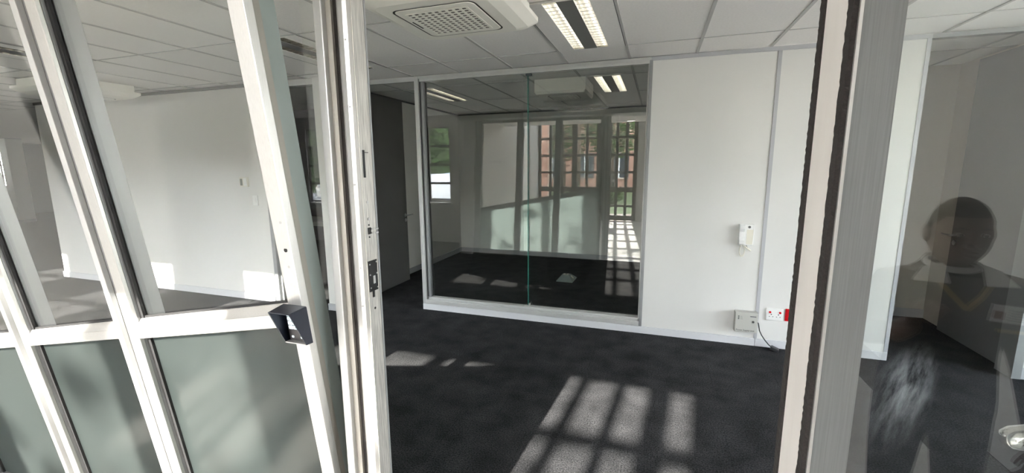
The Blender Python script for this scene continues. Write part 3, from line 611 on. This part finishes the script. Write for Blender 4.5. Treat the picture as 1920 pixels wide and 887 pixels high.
KEY = mat('key_lit', (0.75, 0.85, 0.9), 0.4, emit=((0.72, 0.9, 1.0), 0.55)); KEYR = mat('key_red', (0.85, 0.35, 0.38), 0.4, emit=((1.0, 0.4, 0.45), 0.4))
KEYINK = mat('key_ink', (0.08, 0.13, 0.15), 0.6)
digits = ['1', '2', '3', '4', '5', '6', '7', '8', '9', '*', '0', '#']
for r in range(4):
    for c in range(3):
        x = xb0+0.018+c*0.0175; z = zb1-0.032-r*0.0135
        k = lbox(MB(), x, x+0.0135, z, z+0.010, -0.0545, -0.052).build('key', KEYR if (r, c) == (3, 2) else KEY, kb)
        tm = text_mesh(digits[r*3+c], 0.008, KEYINK, k, KP(x+0.00675, z+0.005, -0.0548), (math.radians(90-6.7), 0, 0), 'digit')
for x in (xb0+0.022, xb0+0.055): lbox(MB(), x, x+0.006, zb0+0.014, zb0+0.020, -0.0535, -0.052).build('lamp', KEY, kb)
# intercom handset
ic = thing('intercom', 'white wall intercom handset with a coiled cord on the partition', 'intercom', (0.825, yf, 1.095))
bs = MB().box(-0.066, 0.062, -0.028, 0, -0.10, 0.10).build('base', PLW, ic, 0.006)
MB().cyl((0.02, -0.03, 0.075), 'y', 0.012, 0.004, 16).build('button', mat('btn_grey', (0.12, 0.12, 0.12), 0.5), bs)
MB().prism([(0.0, -0.100), (-0.018, -0.1), (-0.05, -0.085), (-0.052, -0.05), (-0.035, -0.02), (-0.035, 0.03), (-0.05, 0.06), (-0.048, 0.09), (-0.02, 0.098), (0, 0.1)], 'x', -0.064, -0.018).build('handset', PLW, ic, 0.003)
MB().box(0.0, 0.055, -0.030, -0.028, -0.09, 0.05).build('cover', PLC, bs)
pts = []
for k in range(60):
    a = k/59; lo = 2*math.pi*a
    base = Vector((-0.025+0.022*math.sin(lo), -0.014, -0.10-0.055*(1-math.cos(lo))))
    pts.append(base+Vector((0.004*math.cos(k*1.9), 0.004*math.sin(k*1.9), 0)))
MB().tube(pts, 0.0035, 6).build('coiled_cord', PLC, ic, 0, True)
MB().tube([(0.0+0.005*math.cos(k*1.8)+0.0012*k, -0.014+0.004*math.sin(k*1.8), -0.115-0.0009*k+0.004*math.sin(k*1.8)) for k in range(40)], 0.0045, 6).build('coiled_cord', PLC, ic, 0, True)
MB().tube([(0.01, -0.01, -0.1), (0.012, -0.012, -0.115), (0.02, -0.014, -0.125)], 0.0025, 6).build('lead', mat('lead_dark', (0.1, 0.1, 0.09), 0.6), ic)
# power supply box
ps = thing('power_box', 'grey metal power supply box low on the partition beside the joint strip', 'box', (0.876, yf-0.001, 0.249))
bd = MB().box(-0.098, 0.098, -0.07, 0, -0.10, 0.10).build('case', PLG, ps, 0.004)
MB().box(-0.092, 0.094, -0.0725, -0.070, -0.095, 0.095).build('cover', mat('box_cover', (0.47, 0.47, 0.44), 0.5, 0.1), ps)
ink = mat('ink', (0.03, 0.03, 0.03), 0.6)
text_mesh('Power Supply Unit', 0.021, ink, ps, (-0.005, -0.0727, -0.078), (math.pi/2, 0, 0))
for k in range(3):
    MB().box(-0.074, -0.062, -0.074, -0.0724, 0.056-k*0.013, 0.063-k*0.013).build('indicator', BLACK, ps)
    MB().box(-0.054, -0.038+0.003*k, -0.0729, -0.0724, 0.058-k*0.013, 0.061-k*0.013).build('printed_mark', mat('ink_faint', (0.2, 0.2, 0.19), 0.6), ps)
MB().box(0.03, 0.082, -0.0731, -0.0724, 0.060, 0.069).build('brand_mark', mat('ink_brand', (0.1, 0.1, 0.11), 0.6), ps)
MB().cyl((0.058, -0.0725, 0.012), 'y', 0.012, -0.003, 6).build('lock', mat('ink2', (0.08, 0.08, 0.08), 0.4, 0.4), ps)
pc_ = thing('power_cable', 'black cable with a plug hanging from the grey power box to the floor', 'cable', (0.976, yf-0.03, 0.25))
cpts = [(0.0, 0.0, 0.0), (0.012, -0.006, -0.01), (0.018, -0.008, -0.04), (0.026, -0.01, -0.08), (0.045, -0.012, -0.12), (0.075, -0.018, -0.165), (0.105, -0.03, -0.20), (0.13, -0.035, -0.222)]
MB().tube(cpts, 0.005, 8).build('cord', BLACK, pc_, 0, True)
pl = MB().box(-0.035, 0.035, -0.028, 0.028, -0.017, 0.017).build('plug', mat('plug_black', (0.03, 0.03, 0.033), 0.4), pc_, 0.009)
pl.location = (0.155, -0.05, -0.232); pl.rotation_euler = (0, 0.3, -0.3)
# sockets
dsock = thing('double_socket', 'white double wall socket with two red switches', 'socket', (1.124, yf, 0.335))
fp = MB().box(-0.072, 0.072, -0.012, 0, -0.06, 0.06).build('plate', PLW, dsock, 0.004)
MB().box(-0.058, 0.058, -0.014, -0.012, -0.048, 0.035).build('insert', PLW, dsock, 0.0008)
for s in (-1, 1):
    MB().cyl((s*0.042, -0.014, 0.022), 'y', 0.0105, -0.004, 14).build('switch', RED, dsock)
    MB().cyl((s*0.030, -0.014, 0.001), 'y', 0.0052, -0.0006, 10).build('earth_hole', BLACK, dsock)
    for q in (-1, 1): MB().box(s*0.030+q*0.0145-0.004, s*0.030+q*0.0145+0.004, -0.0146, -0.014, -0.024, -0.018).build('pin_hole', BLACK, dsock)
rsock = thing('red_socket', 'red emergency wall socket half hidden by the right jamb', 'socket', (1.262, yf, 0.34))
MB().box(-0.052, 0.052, -0.012, 0, -0.06, 0.06).build('plate', RED, rsock, 0.004)
MB().box(-0.040, 0.040, -0.014, -0.012, -0.045, 0.040).build('insert', RED, rsock, 0.0008)
MB().box(0.010, 0.022, -0.017, -0.014, 0.0, 0.012).build('switch', mat('red_dark', (0.2, 0.004, 0.006), 0.4), rsock)
for x, z in ((-0.01, -0.005), (-0.025, -0.028), (0.005, -0.028)): MB().cyl((x, -0.014, z), 'y', 0.004, -0.0006, 10).build('pin_hole', BLACK, rsock)
# thermostat and switch on the left wall
yl = 4.1695
th = thing('thermostat', 'small cream thermostat with a grey display on the long left wall', 'thermostat', (-5.035, yl, 1.575))
MB().box(-0.07, 0.07, -0.02, 0, -0.06, 0.06).build('case', PLC, th, 0.004); MB().box(-0.058, -0.02, -0.0215, -0.02, -0.045, 0.04).build('display', mat('lcd', (0.18, 0.19, 0.17), 0.3), th)
MB().box(0.0, 0.055, -0.0225, -0.02, -0.05, 0.05).build('flap', PLW, th)
lsw = thing('light_switch', 'plain white light switch right of and below the thermostat', 'switch', (-4.88, yl, 1.34))
MB().box(-0.042, 0.042, -0.01, 0, -0.065, 0.065).build('plate', PLW, lsw, 0.003); MB().box(-0.015, 0.015, -0.014, -0.01, -0.03, 0.03).build('rocker', PLW, lsw, 0.001)
# wedge shaped floor box
fb = thing('floor_box', 'grey wedge-shaped floor outlet box on the meeting room carpet', 'floor box', (-1.265, 6.40, 0), math.radians(-2))
PLT = mat('box_teal_grey', (0.26, 0.30, 0.29), 0.45)
b_ = [(-0.125, -0.16), (0.125, -0.16), (0.125, 0.16), (-0.125, 0.16)]; t_ = [(-0.065, -0.055), (0.05, -0.055), (0.05, 0.055), (-0.065, 0.055)]
MB().add([(x, y, 0.0) for x, y in b_]+[(x, y, 0.012) for x, y in b_]+[(x, y, 0.085) for x, y in t_], [(0,3,2,1),(0,1,5,4),(1,2,6,5),(2,3,7,6),(3,0,4,7),(4,5,9,8),(5,6,10,9),(6,7,11,10),(7,4,8,11),(8,9,10,11)]).build('housing', PLT, fb)
MB().box(-0.045, 0.03, -0.04, 0.04, 0.0855, 0.09).build('socket_plate', PLC, fb, 0.001); MB().box(-0.02, 0.01, -0.015, 0.015, 0.0901, 0.0907).build('socket_hole', BLACK, fb)
sp = MB().box(-0.028, 0.028, -0.02, 0.02, -0.002, 0.003).build('side_outlet', PLC, fb); sp.location = (0.088, 0.0, 0.052); sp.rotation_euler = (0, math.radians(44), 0)
# ================================================================== OUTDOORS
tag(MB().box(-45, 30, -60, -4.95, -0.2, -0.03).box(-45, -3.95, -4.95, 0.0, -0.2, -0.03).build('ground_lawn', GRASS), 'sunlit green lawn outside the lobby', 'ground', kind='structure')
tag(MB().box(-30, 12, -7.0, -4.95, -0.1, -0.01).build('path', PAVE), 'pinkish brick paved path outside the lobby', 'path', kind='structure')
tag(MB().box(6.1, 14, -4.5, 8, -0.1, -0.005).build('path', MATS.get('added_apron') or mat('added_apron', (0.6, 0.57, 0.53), 0.9, noise=0.15, nscale=6)), 'pale concrete ground added beyond the added side window to bounce daylight in', 'path', kind='structure')  # unseen pale ground, added to reflect light through the side window
tag(MB().box(-40, -3.95, -3.2, -0.05, -0.1, -0.005).build('path', mat('added_apron', (0.6, 0.57, 0.53), 0.9, noise=0.15, nscale=6)), 'pale concrete ground added outside the office windows to bounce daylight up', 'path', kind='structure')  # pale ground added to throw light up onto the office ceiling
tag(MB().box(-40, -5.2, -16.0, -7.4, -0.1, -0.012).build('road', mat('asphalt', (0.42, 0.41, 0.4), 0.9, noise=0.2, nscale=12)), 'grey asphalt parking area outside', 'road', kind='structure')
def pillar(x0, x1, lab):
    t = thing('brick_pillar', lab, 'pillar', ((x0+x1)/2, -6.5, 0), 0, 'red brick pillars outside'); a = (x1-x0)/2
    MB().box(-a, a, -a, a, -0.02, 3.4).build('shaft', BRICK, t); MB().box(-a-.03, a+.03, -a-.03, a+.03, 3.4, 3.5).build('cap', PAVE, t)
pillar(-4.25, -3.80, 'wider red brick pillar outside the lobby glazing'); pillar(-0.60, -0.28, 'narrower red brick pillar outside near the lobby door')
bld = thing('brick_building', 'low red brick building with dark windows across the lawn', 'building', (0, -22, 0))
MB().box(-9, 9, -3, 0, 0, 5.4).build('wall', BRICK, bld); MB().box(-9.6, 9.6, -3.4, 0.7, 5.4, 5.65).build('roof', mat('roof_grey', (0.25, 0.23, 0.22), 0.8), bld)
for k in range(7):
    wn = MB().box(-8+k*2.4, -6.7+k*2.4, 0, 0.05, 0.9, 2.6).build('window', mat('dark_window', (0.03, 0.04, 0.05), 0.15), bld)
    MB().box(-7.39+k*2.4, -7.31+k*2.4, 0.05, 0.07, 0.9, 2.6).build('bar', PLW, wn)
    MB().box(-8.05+k*2.4, -6.65+k*2.4, 0, 0.12, 0.82, 0.9).build('sill', PAVE, wn)
def crown(rad, n, seed, size):
    b = MB(); rnd = random.Random(seed)
    for _ in range(n):
        while True:
            p = Vector((rnd.uniform(-1, 1), rnd.uniform(-1, 1), rnd.uniform(-1, 1)))
            if 0.25 < p.length < 1: break
        p = Vector((p.x*rad[0], p.y*rad[1], p.z*rad[2])); q = Matrix.Rotation(rnd.uniform(0, 6.28), 3, 'Z') @ Matrix.Rotation(rnd.uniform(-1.2, 1.2), 3, 'X'); s_ = size*rnd.uniform(.6, 1.3)
        b.add([p+q@Vector(v)*s_ for v in ((-.5, 0, 0), (0, -.28, .06), (.6, 0, 0), (0, .28, .06))], [(0, 1, 2, 3)])
    return b
def tree(x, y, h, rad, seed, lab, n=1400):
    t = thing('tree', lab, 'tree', (x, y, -0.03), 0, 'garden trees outside'); rnd = random.Random(seed)
    MB().tube([(0, 0, 0), (0.05, 0.03, h*0.3), (-0.04, 0.0, h*0.55), (0.02, 0, h*0.8)], [0.16, 0.13, 0.1, 0.05], 9).build('trunk', BARK, t, 0, True)
    for k in range(6):
        a = k*1.05+rnd.random(); MB().tube([(0, 0, h*(0.4+0.05*k)), (math.cos(a)*rad[0]*.5, math.sin(a)*rad[1]*.5, h*(0.55+0.05*k)), (math.cos(a)*rad[0]*.85, math.sin(a)*rad[1]*.85, h*(0.62+0.06*k))], [0.06, 0.04, 0.015], 6).build('branch', BARK, t)
    c = crown(rad, n, seed, 0.28).build('foliage', LEAF, t); c.location = (0, 0, h*0.72); c['kind'] = 'stuff'
tree(-7.2, -12.5, 6.0, (1.5, 1.5, 1.7), 1, 'leafy tree standing left on the lawn')
tree(-3.9, -13.0, 10.5, (2.6, 1.6, 2.6), 9, 'tall thin-crowned tree on the lawn in front of the lobby', 170)
tree(-2.4, -15.0, 5.0, (1.5, 1.5, 1.5), 2, 'leafy tree before the brick building')
tree(-5.6, -17.6, 5.5, (1.7, 1.5, 2.0), 12, 'bushy tree left before the brick building', 1800)
tree(-17.0, -16.4, 6.0, (1.9, 1.7, 2.2), 3, 'broad tree behind the parked cars', 2200)
tree(-11.0, -15.2, 6.5, (1.9, 2.4, 2.8), 4, 'tall tree rising beside the parked cars', 2200)
hg = thing('hedge', 'tall dense hedge closing the view behind the parked cars', 'hedge', (-24, -21, -0.03))
MB().box(-14, 14, -0.9, 0.9, 0, 6.2).build('core', mat('hedge_core', (0.05, 0.08, 0.03), 0.95, noise=0.4, nscale=2), hg)
c = crown((14.3, 1.5, 3.9), 5200, 77, 0.7).build('foliage', LEAF, hg); c.location = (0, 0.2, 3.2); c['kind'] = 'stuff'
for x, y, r, lab in ((-3.4, -10.2, 0.55, 'rounded green bush on the lawn, left one'), (-1.9, -11.5, 0.45, 'smaller rounded green bush on the lawn, right one')):
    t = thing('bush', lab, 'bush', (x, y, -0.03), 0, 'garden bushes'); c = crown((r, r, r*.8), 600, int(-x*10), 0.16).build('foliage', LEAF, t); c.location = (0, 0, r*.8); c['kind'] = 'stuff'
    MB().tube([(0, 0, 0), (0.02, 0, r*0.9)], 0.03, 6).build('stem', BARK, t)
def car(x, y, rz, m, lab):
    t = thing('car', lab, 'car', (x, y, 0), rz, 'parked cars')
    side = [(-2.1, 0.35), (-2.15, 0.75), (-2.0, 0.95), (-1.25, 1.02), (-0.75, 1.42), (0.45, 1.46), (1.15, 1.02), (1.95, 0.86), (2.15, 0.65), (2.12, 0.35)]
    vs = []; n = len(side)
    for yy, sc in ((-0.86, 0), (-0.80, 1), (0.80, 1), (0.86, 0)):
        for px_, pz in side: vs.append((px_, yy*(0.82 if (sc and pz > 1.1) else 1.0), pz if sc or pz < 1.0 else 0.98))
    b = MB(); fs = [tuple(range(n)), tuple(range(4*n-1, 3*n-1, -1))]
    for r in range(3):
        for k in range(n): fs.append((r*n+k, (r+1)*n+k, (r+1)*n+(k+1) % n, r*n+(k+1) % n))
    b.add(vs, fs).build('body', m, t, 0, False)
    gm = mat('car_glass', (0.03, 0.035, 0.04), 0.08)
    for s in (-1, 1):
        MB().add([(-1.1, s*0.80, 1.02), (-0.1, s*0.80, 1.03), (-0.15, s*0.665, 1.40), (-0.7, s*0.665, 1.38)], [(0, 1, 2, 3)]).build('side_window', gm, t)
        MB().add([(-0.02, s*0.80, 1.03), (1.0, s*0.80, 1.03), (0.42, s*0.665, 1.41), (-0.05, s*0.665, 1.41)], [(0, 1, 2, 3)]).build('side_window', gm, t)
        for wx in (-1.3, 1.32):
            wh = MB().cyl((wx, s*0.70, 0.31), 'y', 0.32, s*0.19, 22).build('wheel', BLACK, t); MB().cyl((wx, s*0.89, 0.31), 'y', 0.2, s*0.012, 16).build('hub', STEEL, wh)
        MB().box(1.95, 2.12, min(s*.5, s*.8), max(s*.5, s*.8), 0.62, 0.76).build('headlight', PLW, t); MB().box(-2.14, -2.0, min(s*.5, s*.8), max(s*.5, s*.8), 0.7, 0.85).build('tail_light', RED, t)
        MB().box(0.85, 1.0, min(s*.84, s*.98), max(s*.84, s*.98), 0.95, 1.07).build('mirror', m, t, 0.02)
    MB().add([(0.50, -0.62, 1.455), (0.50, 0.62, 1.455), (1.13, 0.72, 1.045), (1.13, -0.72, 1.045)], [(0, 1, 2, 3)]).build('windscreen', gm, t)
car(-9.0, -8.9, math.radians(4), mat('car_white', (0.75, 0.76, 0.77), 0.2), 'white car parked nearest the office window outside')
car(-9.8, -12.0, math.radians(2), mat('car_blue', (0.42, 0.52, 0.66), 0.2), 'pale blue car parked behind the white one')
car(-13.6, -9.3, math.radians(-3), mat('car_silver', (0.6, 0.6, 0.61), 0.25, 0.4), 'silver car parked farthest left outside')
# ================================================================== PERSON (mirrored in the right sidelight)
PX, PY = 1.015, -0.02
pe = thing('person', 'person in dark V-neck jersey with yellow trim, mirrored in right glass', 'person', (PX, PY, 0), math.radians(6))
SKIN = mat('skin', (0.105, 0.058, 0.042), 0.5, noise=0.12, nscale=12)
JERSEY = mat('jersey', (0.018, 0.02, 0.026), 0.9, noise=0.2, nscale=120, bump=0.3, bscale=300)
TROUS = mat('trousers', (0.02, 0.02, 0.024), 0.9)
SHOE = mat('shoe', (0.008, 0.008, 0.008), 0.35)
HAIR = mat('hair', (0.006, 0.005, 0.005), 0.95, bump=0.6, bscale=350)
EYEW = mat('eye_white', (0.6, 0.57, 0.53), 0.3)
YEL = mat('trim_yellow', (0.42, 0.30, 0.09), 0.8)
SHIRT = mat('shirt_white', (0.88, 0.88, 0.87), 0.8)
def skinned(joints, edges, root=0, levels=2):
    me = bpy.data.meshes.new('sk'); me.from_pydata([j[0] for j in joints], edges, []); me.update()
    o = bpy.data.objects.new('sk', me); C.objects.link(o)
    md = o.modifiers.new('s', 'SKIN'); md.use_smooth_shade = True
    for i, j in enumerate(joints):
        sv = me.skin_vertices[0].data[i]; r = j[1]; sv.radius = r if isinstance(r, tuple) else (r, r); sv.use_root = (i == root)
    ss = o.modifiers.new('d', 'SUBSURF'); ss.levels = levels; ss.render_levels = levels
    dg = bpy.context.evaluated_depsgraph_get(); m2 = bpy.data.meshes.new_from_object(o.evaluated_get(dg)); bpy.data.objects.remove(o); bpy.data.meshes.remove(me)
    return m2
J = [((0, 0, 0.90), (0.165, 0.125)), ((0, 0.0, 1.04), (0.160, 0.125)), ((0, -0.005, 1.18), (0.175, 0.125)), ((0, -0.015, 1.29), (0.145, 0.10)), ((0, -0.01, 1.37), (0.062, 0.062)), ((0, 0.0, 1.43), (0.055, 0.057)),
     ((-0.165, -0.01, 1.30), 0.074), ((-0.255, 0.0, 1.10), 0.055), ((-0.19, 0.17, 1.175), 0.042), ((-0.155, 0.235, 1.235), (0.034, 0.026)),
     ((0.165, -0.01, 1.30), 0.074), ((0.255, -0.03, 1.06), 0.055), ((0.265, 0.05, 0.84), 0.04), ((0.262, 0.07, 0.77), (0.026, 0.034)),
     ((-0.09, 0, 0.82), 0.096), ((-0.10, 0.02, 0.47), 0.062), ((-0.105, -0.01, 0.09), 0.045), ((-0.115, 0.13, 0.035), (0.045, 0.032)),
     ((0.09, 0, 0.82), 0.096), ((0.10, 0.02, 0.47), 0.062), ((0.105, -0.01, 0.09), 0.045), ((0.12, 0.13, 0.035), (0.045, 0.032))]
E_ = [(0,1),(1,2),(2,3),(3,4),(4,5),(3,6),(6,7),(7,8),(8,9),(3,10),(10,11),(11,12),(12,13),(0,14),(14,15),(15,16),(16,17),(0,18),(18,19),(19,20),(20,21)]
body = skinned(J, E_)
def hand(w, fwd, side, curl):
    w, fwd, side = Vector(w), Vector(fwd).normalized(), Vector(side).normalized(); side = (side-fwd*side.dot(fwd)).normalized(); nrm = fwd.cross(side)*curl
    js = [(tuple(w), 0.027)]; es = []
    parts = []
    for k, (off, L) in enumerate(((-0.030, .068), (-0.010, .078), (0.010, .073), (0.029, .058))):
        p0 = w+fwd*0.005+side*off*0.6; p1 = w+fwd*0.05+side*off; p2 = p1+fwd*L*.42+nrm*L*.15; p3 = p2+fwd*L*.25+nrm*L*.28; p4 = p3+fwd*L*.1+nrm*L*.25
        parts.append(skinned([(tuple(p0), 0.013), (tuple(p1), 0.011), (tuple(p2), 0.009), (tuple(p3), 0.008), (tuple(p4), 0.007)], [(0,1),(1,2),(2,3),(3,4)], 0, 1))
    p0 = w+fwd*0.01-side*0.02; p1 = w+fwd*0.03-side*0.045; p2 = w+fwd*0.058-side*0.058+nrm*.012; p3 = w+fwd*0.078-side*0.058+nrm*.02
    parts.append(skinned([(tuple(p0), 0.014), (tuple(p1), 0.012), (tuple(p2), 0.0095), (tuple(p3), 0.008)], [(0,1),(1,2),(2,3)], 0, 1))
    return parts
def head_mesh():
    b = MB(); b.ball((0, 0, 0), 1.0, 48, 36); vs = []
    for v in b.v:
        x, y, z = v; X, Y, Z = x*0.082, y*0.098, z*0.122
        if z < 0: X *= 1-0.10*z*z; Y *= 1-0.05*z*z
        if z < -0.15 and y > 0: Y += 0.008*min(1, (-z-0.15)*3)*y
        if y > 0.5:                                         # face relief, eyes at half height
            nose = math.exp(-(x/0.16)**2)*math.exp(-((z+0.17)/0.16)**2); bridge = math.exp(-(x/0.10)**2)*math.exp(-((z-0.05)/0.16)**2)
            brow = math.exp(-((abs(x)-0.33)/0.28)**2)*math.exp(-((z-0.20)/0.09)**2); socket = math.exp(-((abs(x)-0.36)/0.17)**2)*math.exp(-((z-0.03)/0.10)**2)
            lips = math.exp(-(x/0.26)**2)*(math.exp(-((z+0.44)/0.05)**2)+math.exp(-((z+0.56)/0.06)**2)); gap = math.exp(-(x/0.30)**2)*math.exp(-((z+0.50)/0.018)**2)
            chin = math.exp(-(x/0.25)**2)*math.exp(-((z+0.80)/0.14)**2); cheek = math.exp(-((abs(x)-0.5)/0.2)**2)*math.exp(-((z+0.22)/0.18)**2)
            Y += 0.022*nose+0.010*bridge+0.006*brow-0.011*socket+0.009*lips-0.006*gap+0.008*chin+0.004*cheek
        vs.append((X, Y, Z))
    b.v = vs
    return b
HZ = 1.508
hb = head_mesh(); me = bpy.data.meshes.new('person_body')
bm = bmesh.new(); bm.from_mesh(body)
for f in bm.faces:
    c = f.calc_center_median(); f.smooth = True
    if c.z < 0.075: f.material_index = 3
    elif c.z < 0.93 and abs(c.x) < 0.215: f.material_index = 2
    elif (c.x < -0.10 and c.y > 0.185 and c.z < 1.32) or (c.x > 0.2 and c.z < 0.825) or c.z > 1.355: f.material_index = 1
    else: f.material_index = 0
tmp = bpy.data.meshes.new('tmp'); tmp.from_pydata([(v[0], v[1]+0.008, v[2]+HZ) for v in hb.v], [], hb.f)
def absorb(m2, idx):
    n0 = len(bm.faces); bm.from_mesh(m2); bm.faces.ensure_lookup_table()
    for f in bm.faces[n0:]: f.material_index = idx; f.smooth = True
absorb(tmp, 1)
for s in (-1, 1):
    e = MB().ball((s*0.083, 0.0, HZ-0.004), (0.013, 0.022, 0.031), 10, 8); t2 = bpy.data.meshes.new('t2'); t2.from_pydata(e.v, [], e.f); absorb(t2, 1)
    for d in (-0.013, 0.013):
        pass
    e = MB().ball((s*0.015, 0.118, HZ-0.030), (0.011, 0.012, 0.010), 10, 8); t2 = bpy.data.meshes.new('t2'); t2.from_pydata(e.v, [], e.f); absorb(t2, 1)
for m2 in hand((-0.155, 0.235, 1.235), (0.25, 0.35, 1), (1, 0.2, 0), 1)+hand((0.262, 0.07, 0.77), (0, 0.1, -1), (0, 1, 0.1), -1): absorb(m2, 1)
bmesh.ops.recalc_face_normals(bm, faces=bm.faces); bm.to_mesh(me); bm.free()
for m_ in (JERSEY, SKIN, TROUS, SHOE): me.materials.append(m_)
bo = link('body', me, pe)
for s in (-1, 1):
    ey = MB().ball((s*0.031, 0.0905, HZ+0.004), (0.013, 0.008, 0.007), 12, 8).build('eye', EYEW, pe, 0, True)
    MB().ball((s*0.031, 0.0965, HZ+0.003), (0.0055, 0.003, 0.0055), 10, 6).build('iris', BLACK, ey, 0, True)
    MB().tube([(s*0.014, 0.104, HZ+0.022), (s*0.032, 0.101, HZ+0.027), (s*0.05, 0.088, HZ+0.022)], [0.003, 0.0035, 0.002], 6).build('eyebrow', HAIR, pe)
MB().tube([(-0.022, 0.106, HZ-0.056), (0, 0.112, HZ-0.054), (0.022, 0.106, HZ-0.056)], [0.002, 0.005, 0.002], 8).tube([(-0.020, 0.105, HZ-0.067), (0, 0.112, HZ-0.069), (0.020, 0.105, HZ-0.067)], [0.002, 0.006, 0.002], 8).build('lips', mat('lips', (0.11, 0.045, 0.04), 0.4), pe, 0, True)
hm = head_mesh(); hv = []; keep = []
for i, v in enumerate(hm.v):
    k = 1.035; hv.append((v[0]*k, v[1]*k+0.008, v[2]*k+HZ))
def inhair(i):
    x, y, z = hm.v[i]; lim = 0.055 if y > 0.05 else (0.055-(0.05-y)*1.15 if y > -0.04 else -0.055)
    return z > lim
hb2 = MB(); hb2.v = hv; hb2.f = [f for f in hm.f if all(inhair(i) for i in f)]
ho = hb2.build('hair', HAIR, pe, 0, True); sm = ho.modifiers.new('thick', 'SOLIDIFY'); sm.thickness = 0.006; sm.offset = -1
# clothing details
def ribbon(pts, w, t, name, m):
    b = MB(); P = [Vector(p) for p in pts]; L = []
    for i, p in enumerate(P):
        d = (P[min(i+1, len(P)-1)]-P[max(i-1, 0)]).normalized(); out = Vector((p.x*0.6, 1, 0.15)).normalized(); s_ = d.cross(out).normalized()*w/2
        L.append([p-s_, p+s_, p+s_+out*t, p-s_+out*t])
    vs = [q for r in L for q in r]; fs = [(0,1,2,3), tuple(4*(len(P)-1)+k for k in (3,2,1,0))]
    for i in range(len(P)-1):
        for k in range(4): fs.append((i*4+k, i*4+(k+1) % 4, i*4+4+(k+1) % 4, i*4+4+k))
    return b.add(vs, fs).build(name, m, pe)
for s in (-1, 1):
    ribbon([(s*0.085, 0.045, 1.392), (s*0.070, 0.088, 1.355), (s*0.038, 0.116, 1.31), (0.0, 0.128, 1.265)], 0.014, 0.008, 'neckline_trim', YEL)
    MB().hexa([(s*0.052, 0.060, 1.405), (s*0.10, 0.050, 1.385), (s*0.135, 0.085, 1.342), (s*0.045, 0.112, 1.345), (s*0.050, 0.068, 1.412), (s*0.102, 0.058, 1.392), (s*0.137, 0.095, 1.348), (s*0.045, 0.122, 1.351)]).build('shirt_collar', SHIRT, pe, 0.003)
MB().tube([(0.068*math.sin(a), 0.068*math.cos(a)*0.95-0.005, 1.395+0.012*math.cos(a+math.pi)) for a in [k*2*math.pi/24 for k in range(25)]], 0.011, 8, False).build('shirt_neckband', SHIRT, pe, 0, True)
bd_ = MB().box(-0.052, 0.052, 0, 0.003, -0.029, 0.029).build('name_card', mat('card_white', (0.85, 0.85, 0.86), 0.4), pe); bd_.location = (0.105, 0.128, 1.262); bd_.rotation_euler = (0, math.radians(6), math.radians(-14))
MB().box(-0.045, -0.015, 0.003, 0.0036, -0.018, 0.008).build('card_photo', mat('card_print', (0.3, 0.1, 0.08), 0.6), bd_)
for k in range(5): MB().box(0.0 if k < 3 else -0.005, 0.045-0.004*(k % 2), 0.003, 0.0034, 0.012-k*0.008, 0.0145-k*0.008).build('card_line', mat('card_ink', (0.25, 0.25, 0.28), 0.6), bd_)
cs = MB().box(-0.042, 0.042, 0, 0.004, -0.005, 0.005).build('chest_strip', YEL, pe); cs.location = (0.118, 0.128, 1.205); cs.rotation_euler = (0, math.radians(4), math.radians(-14))
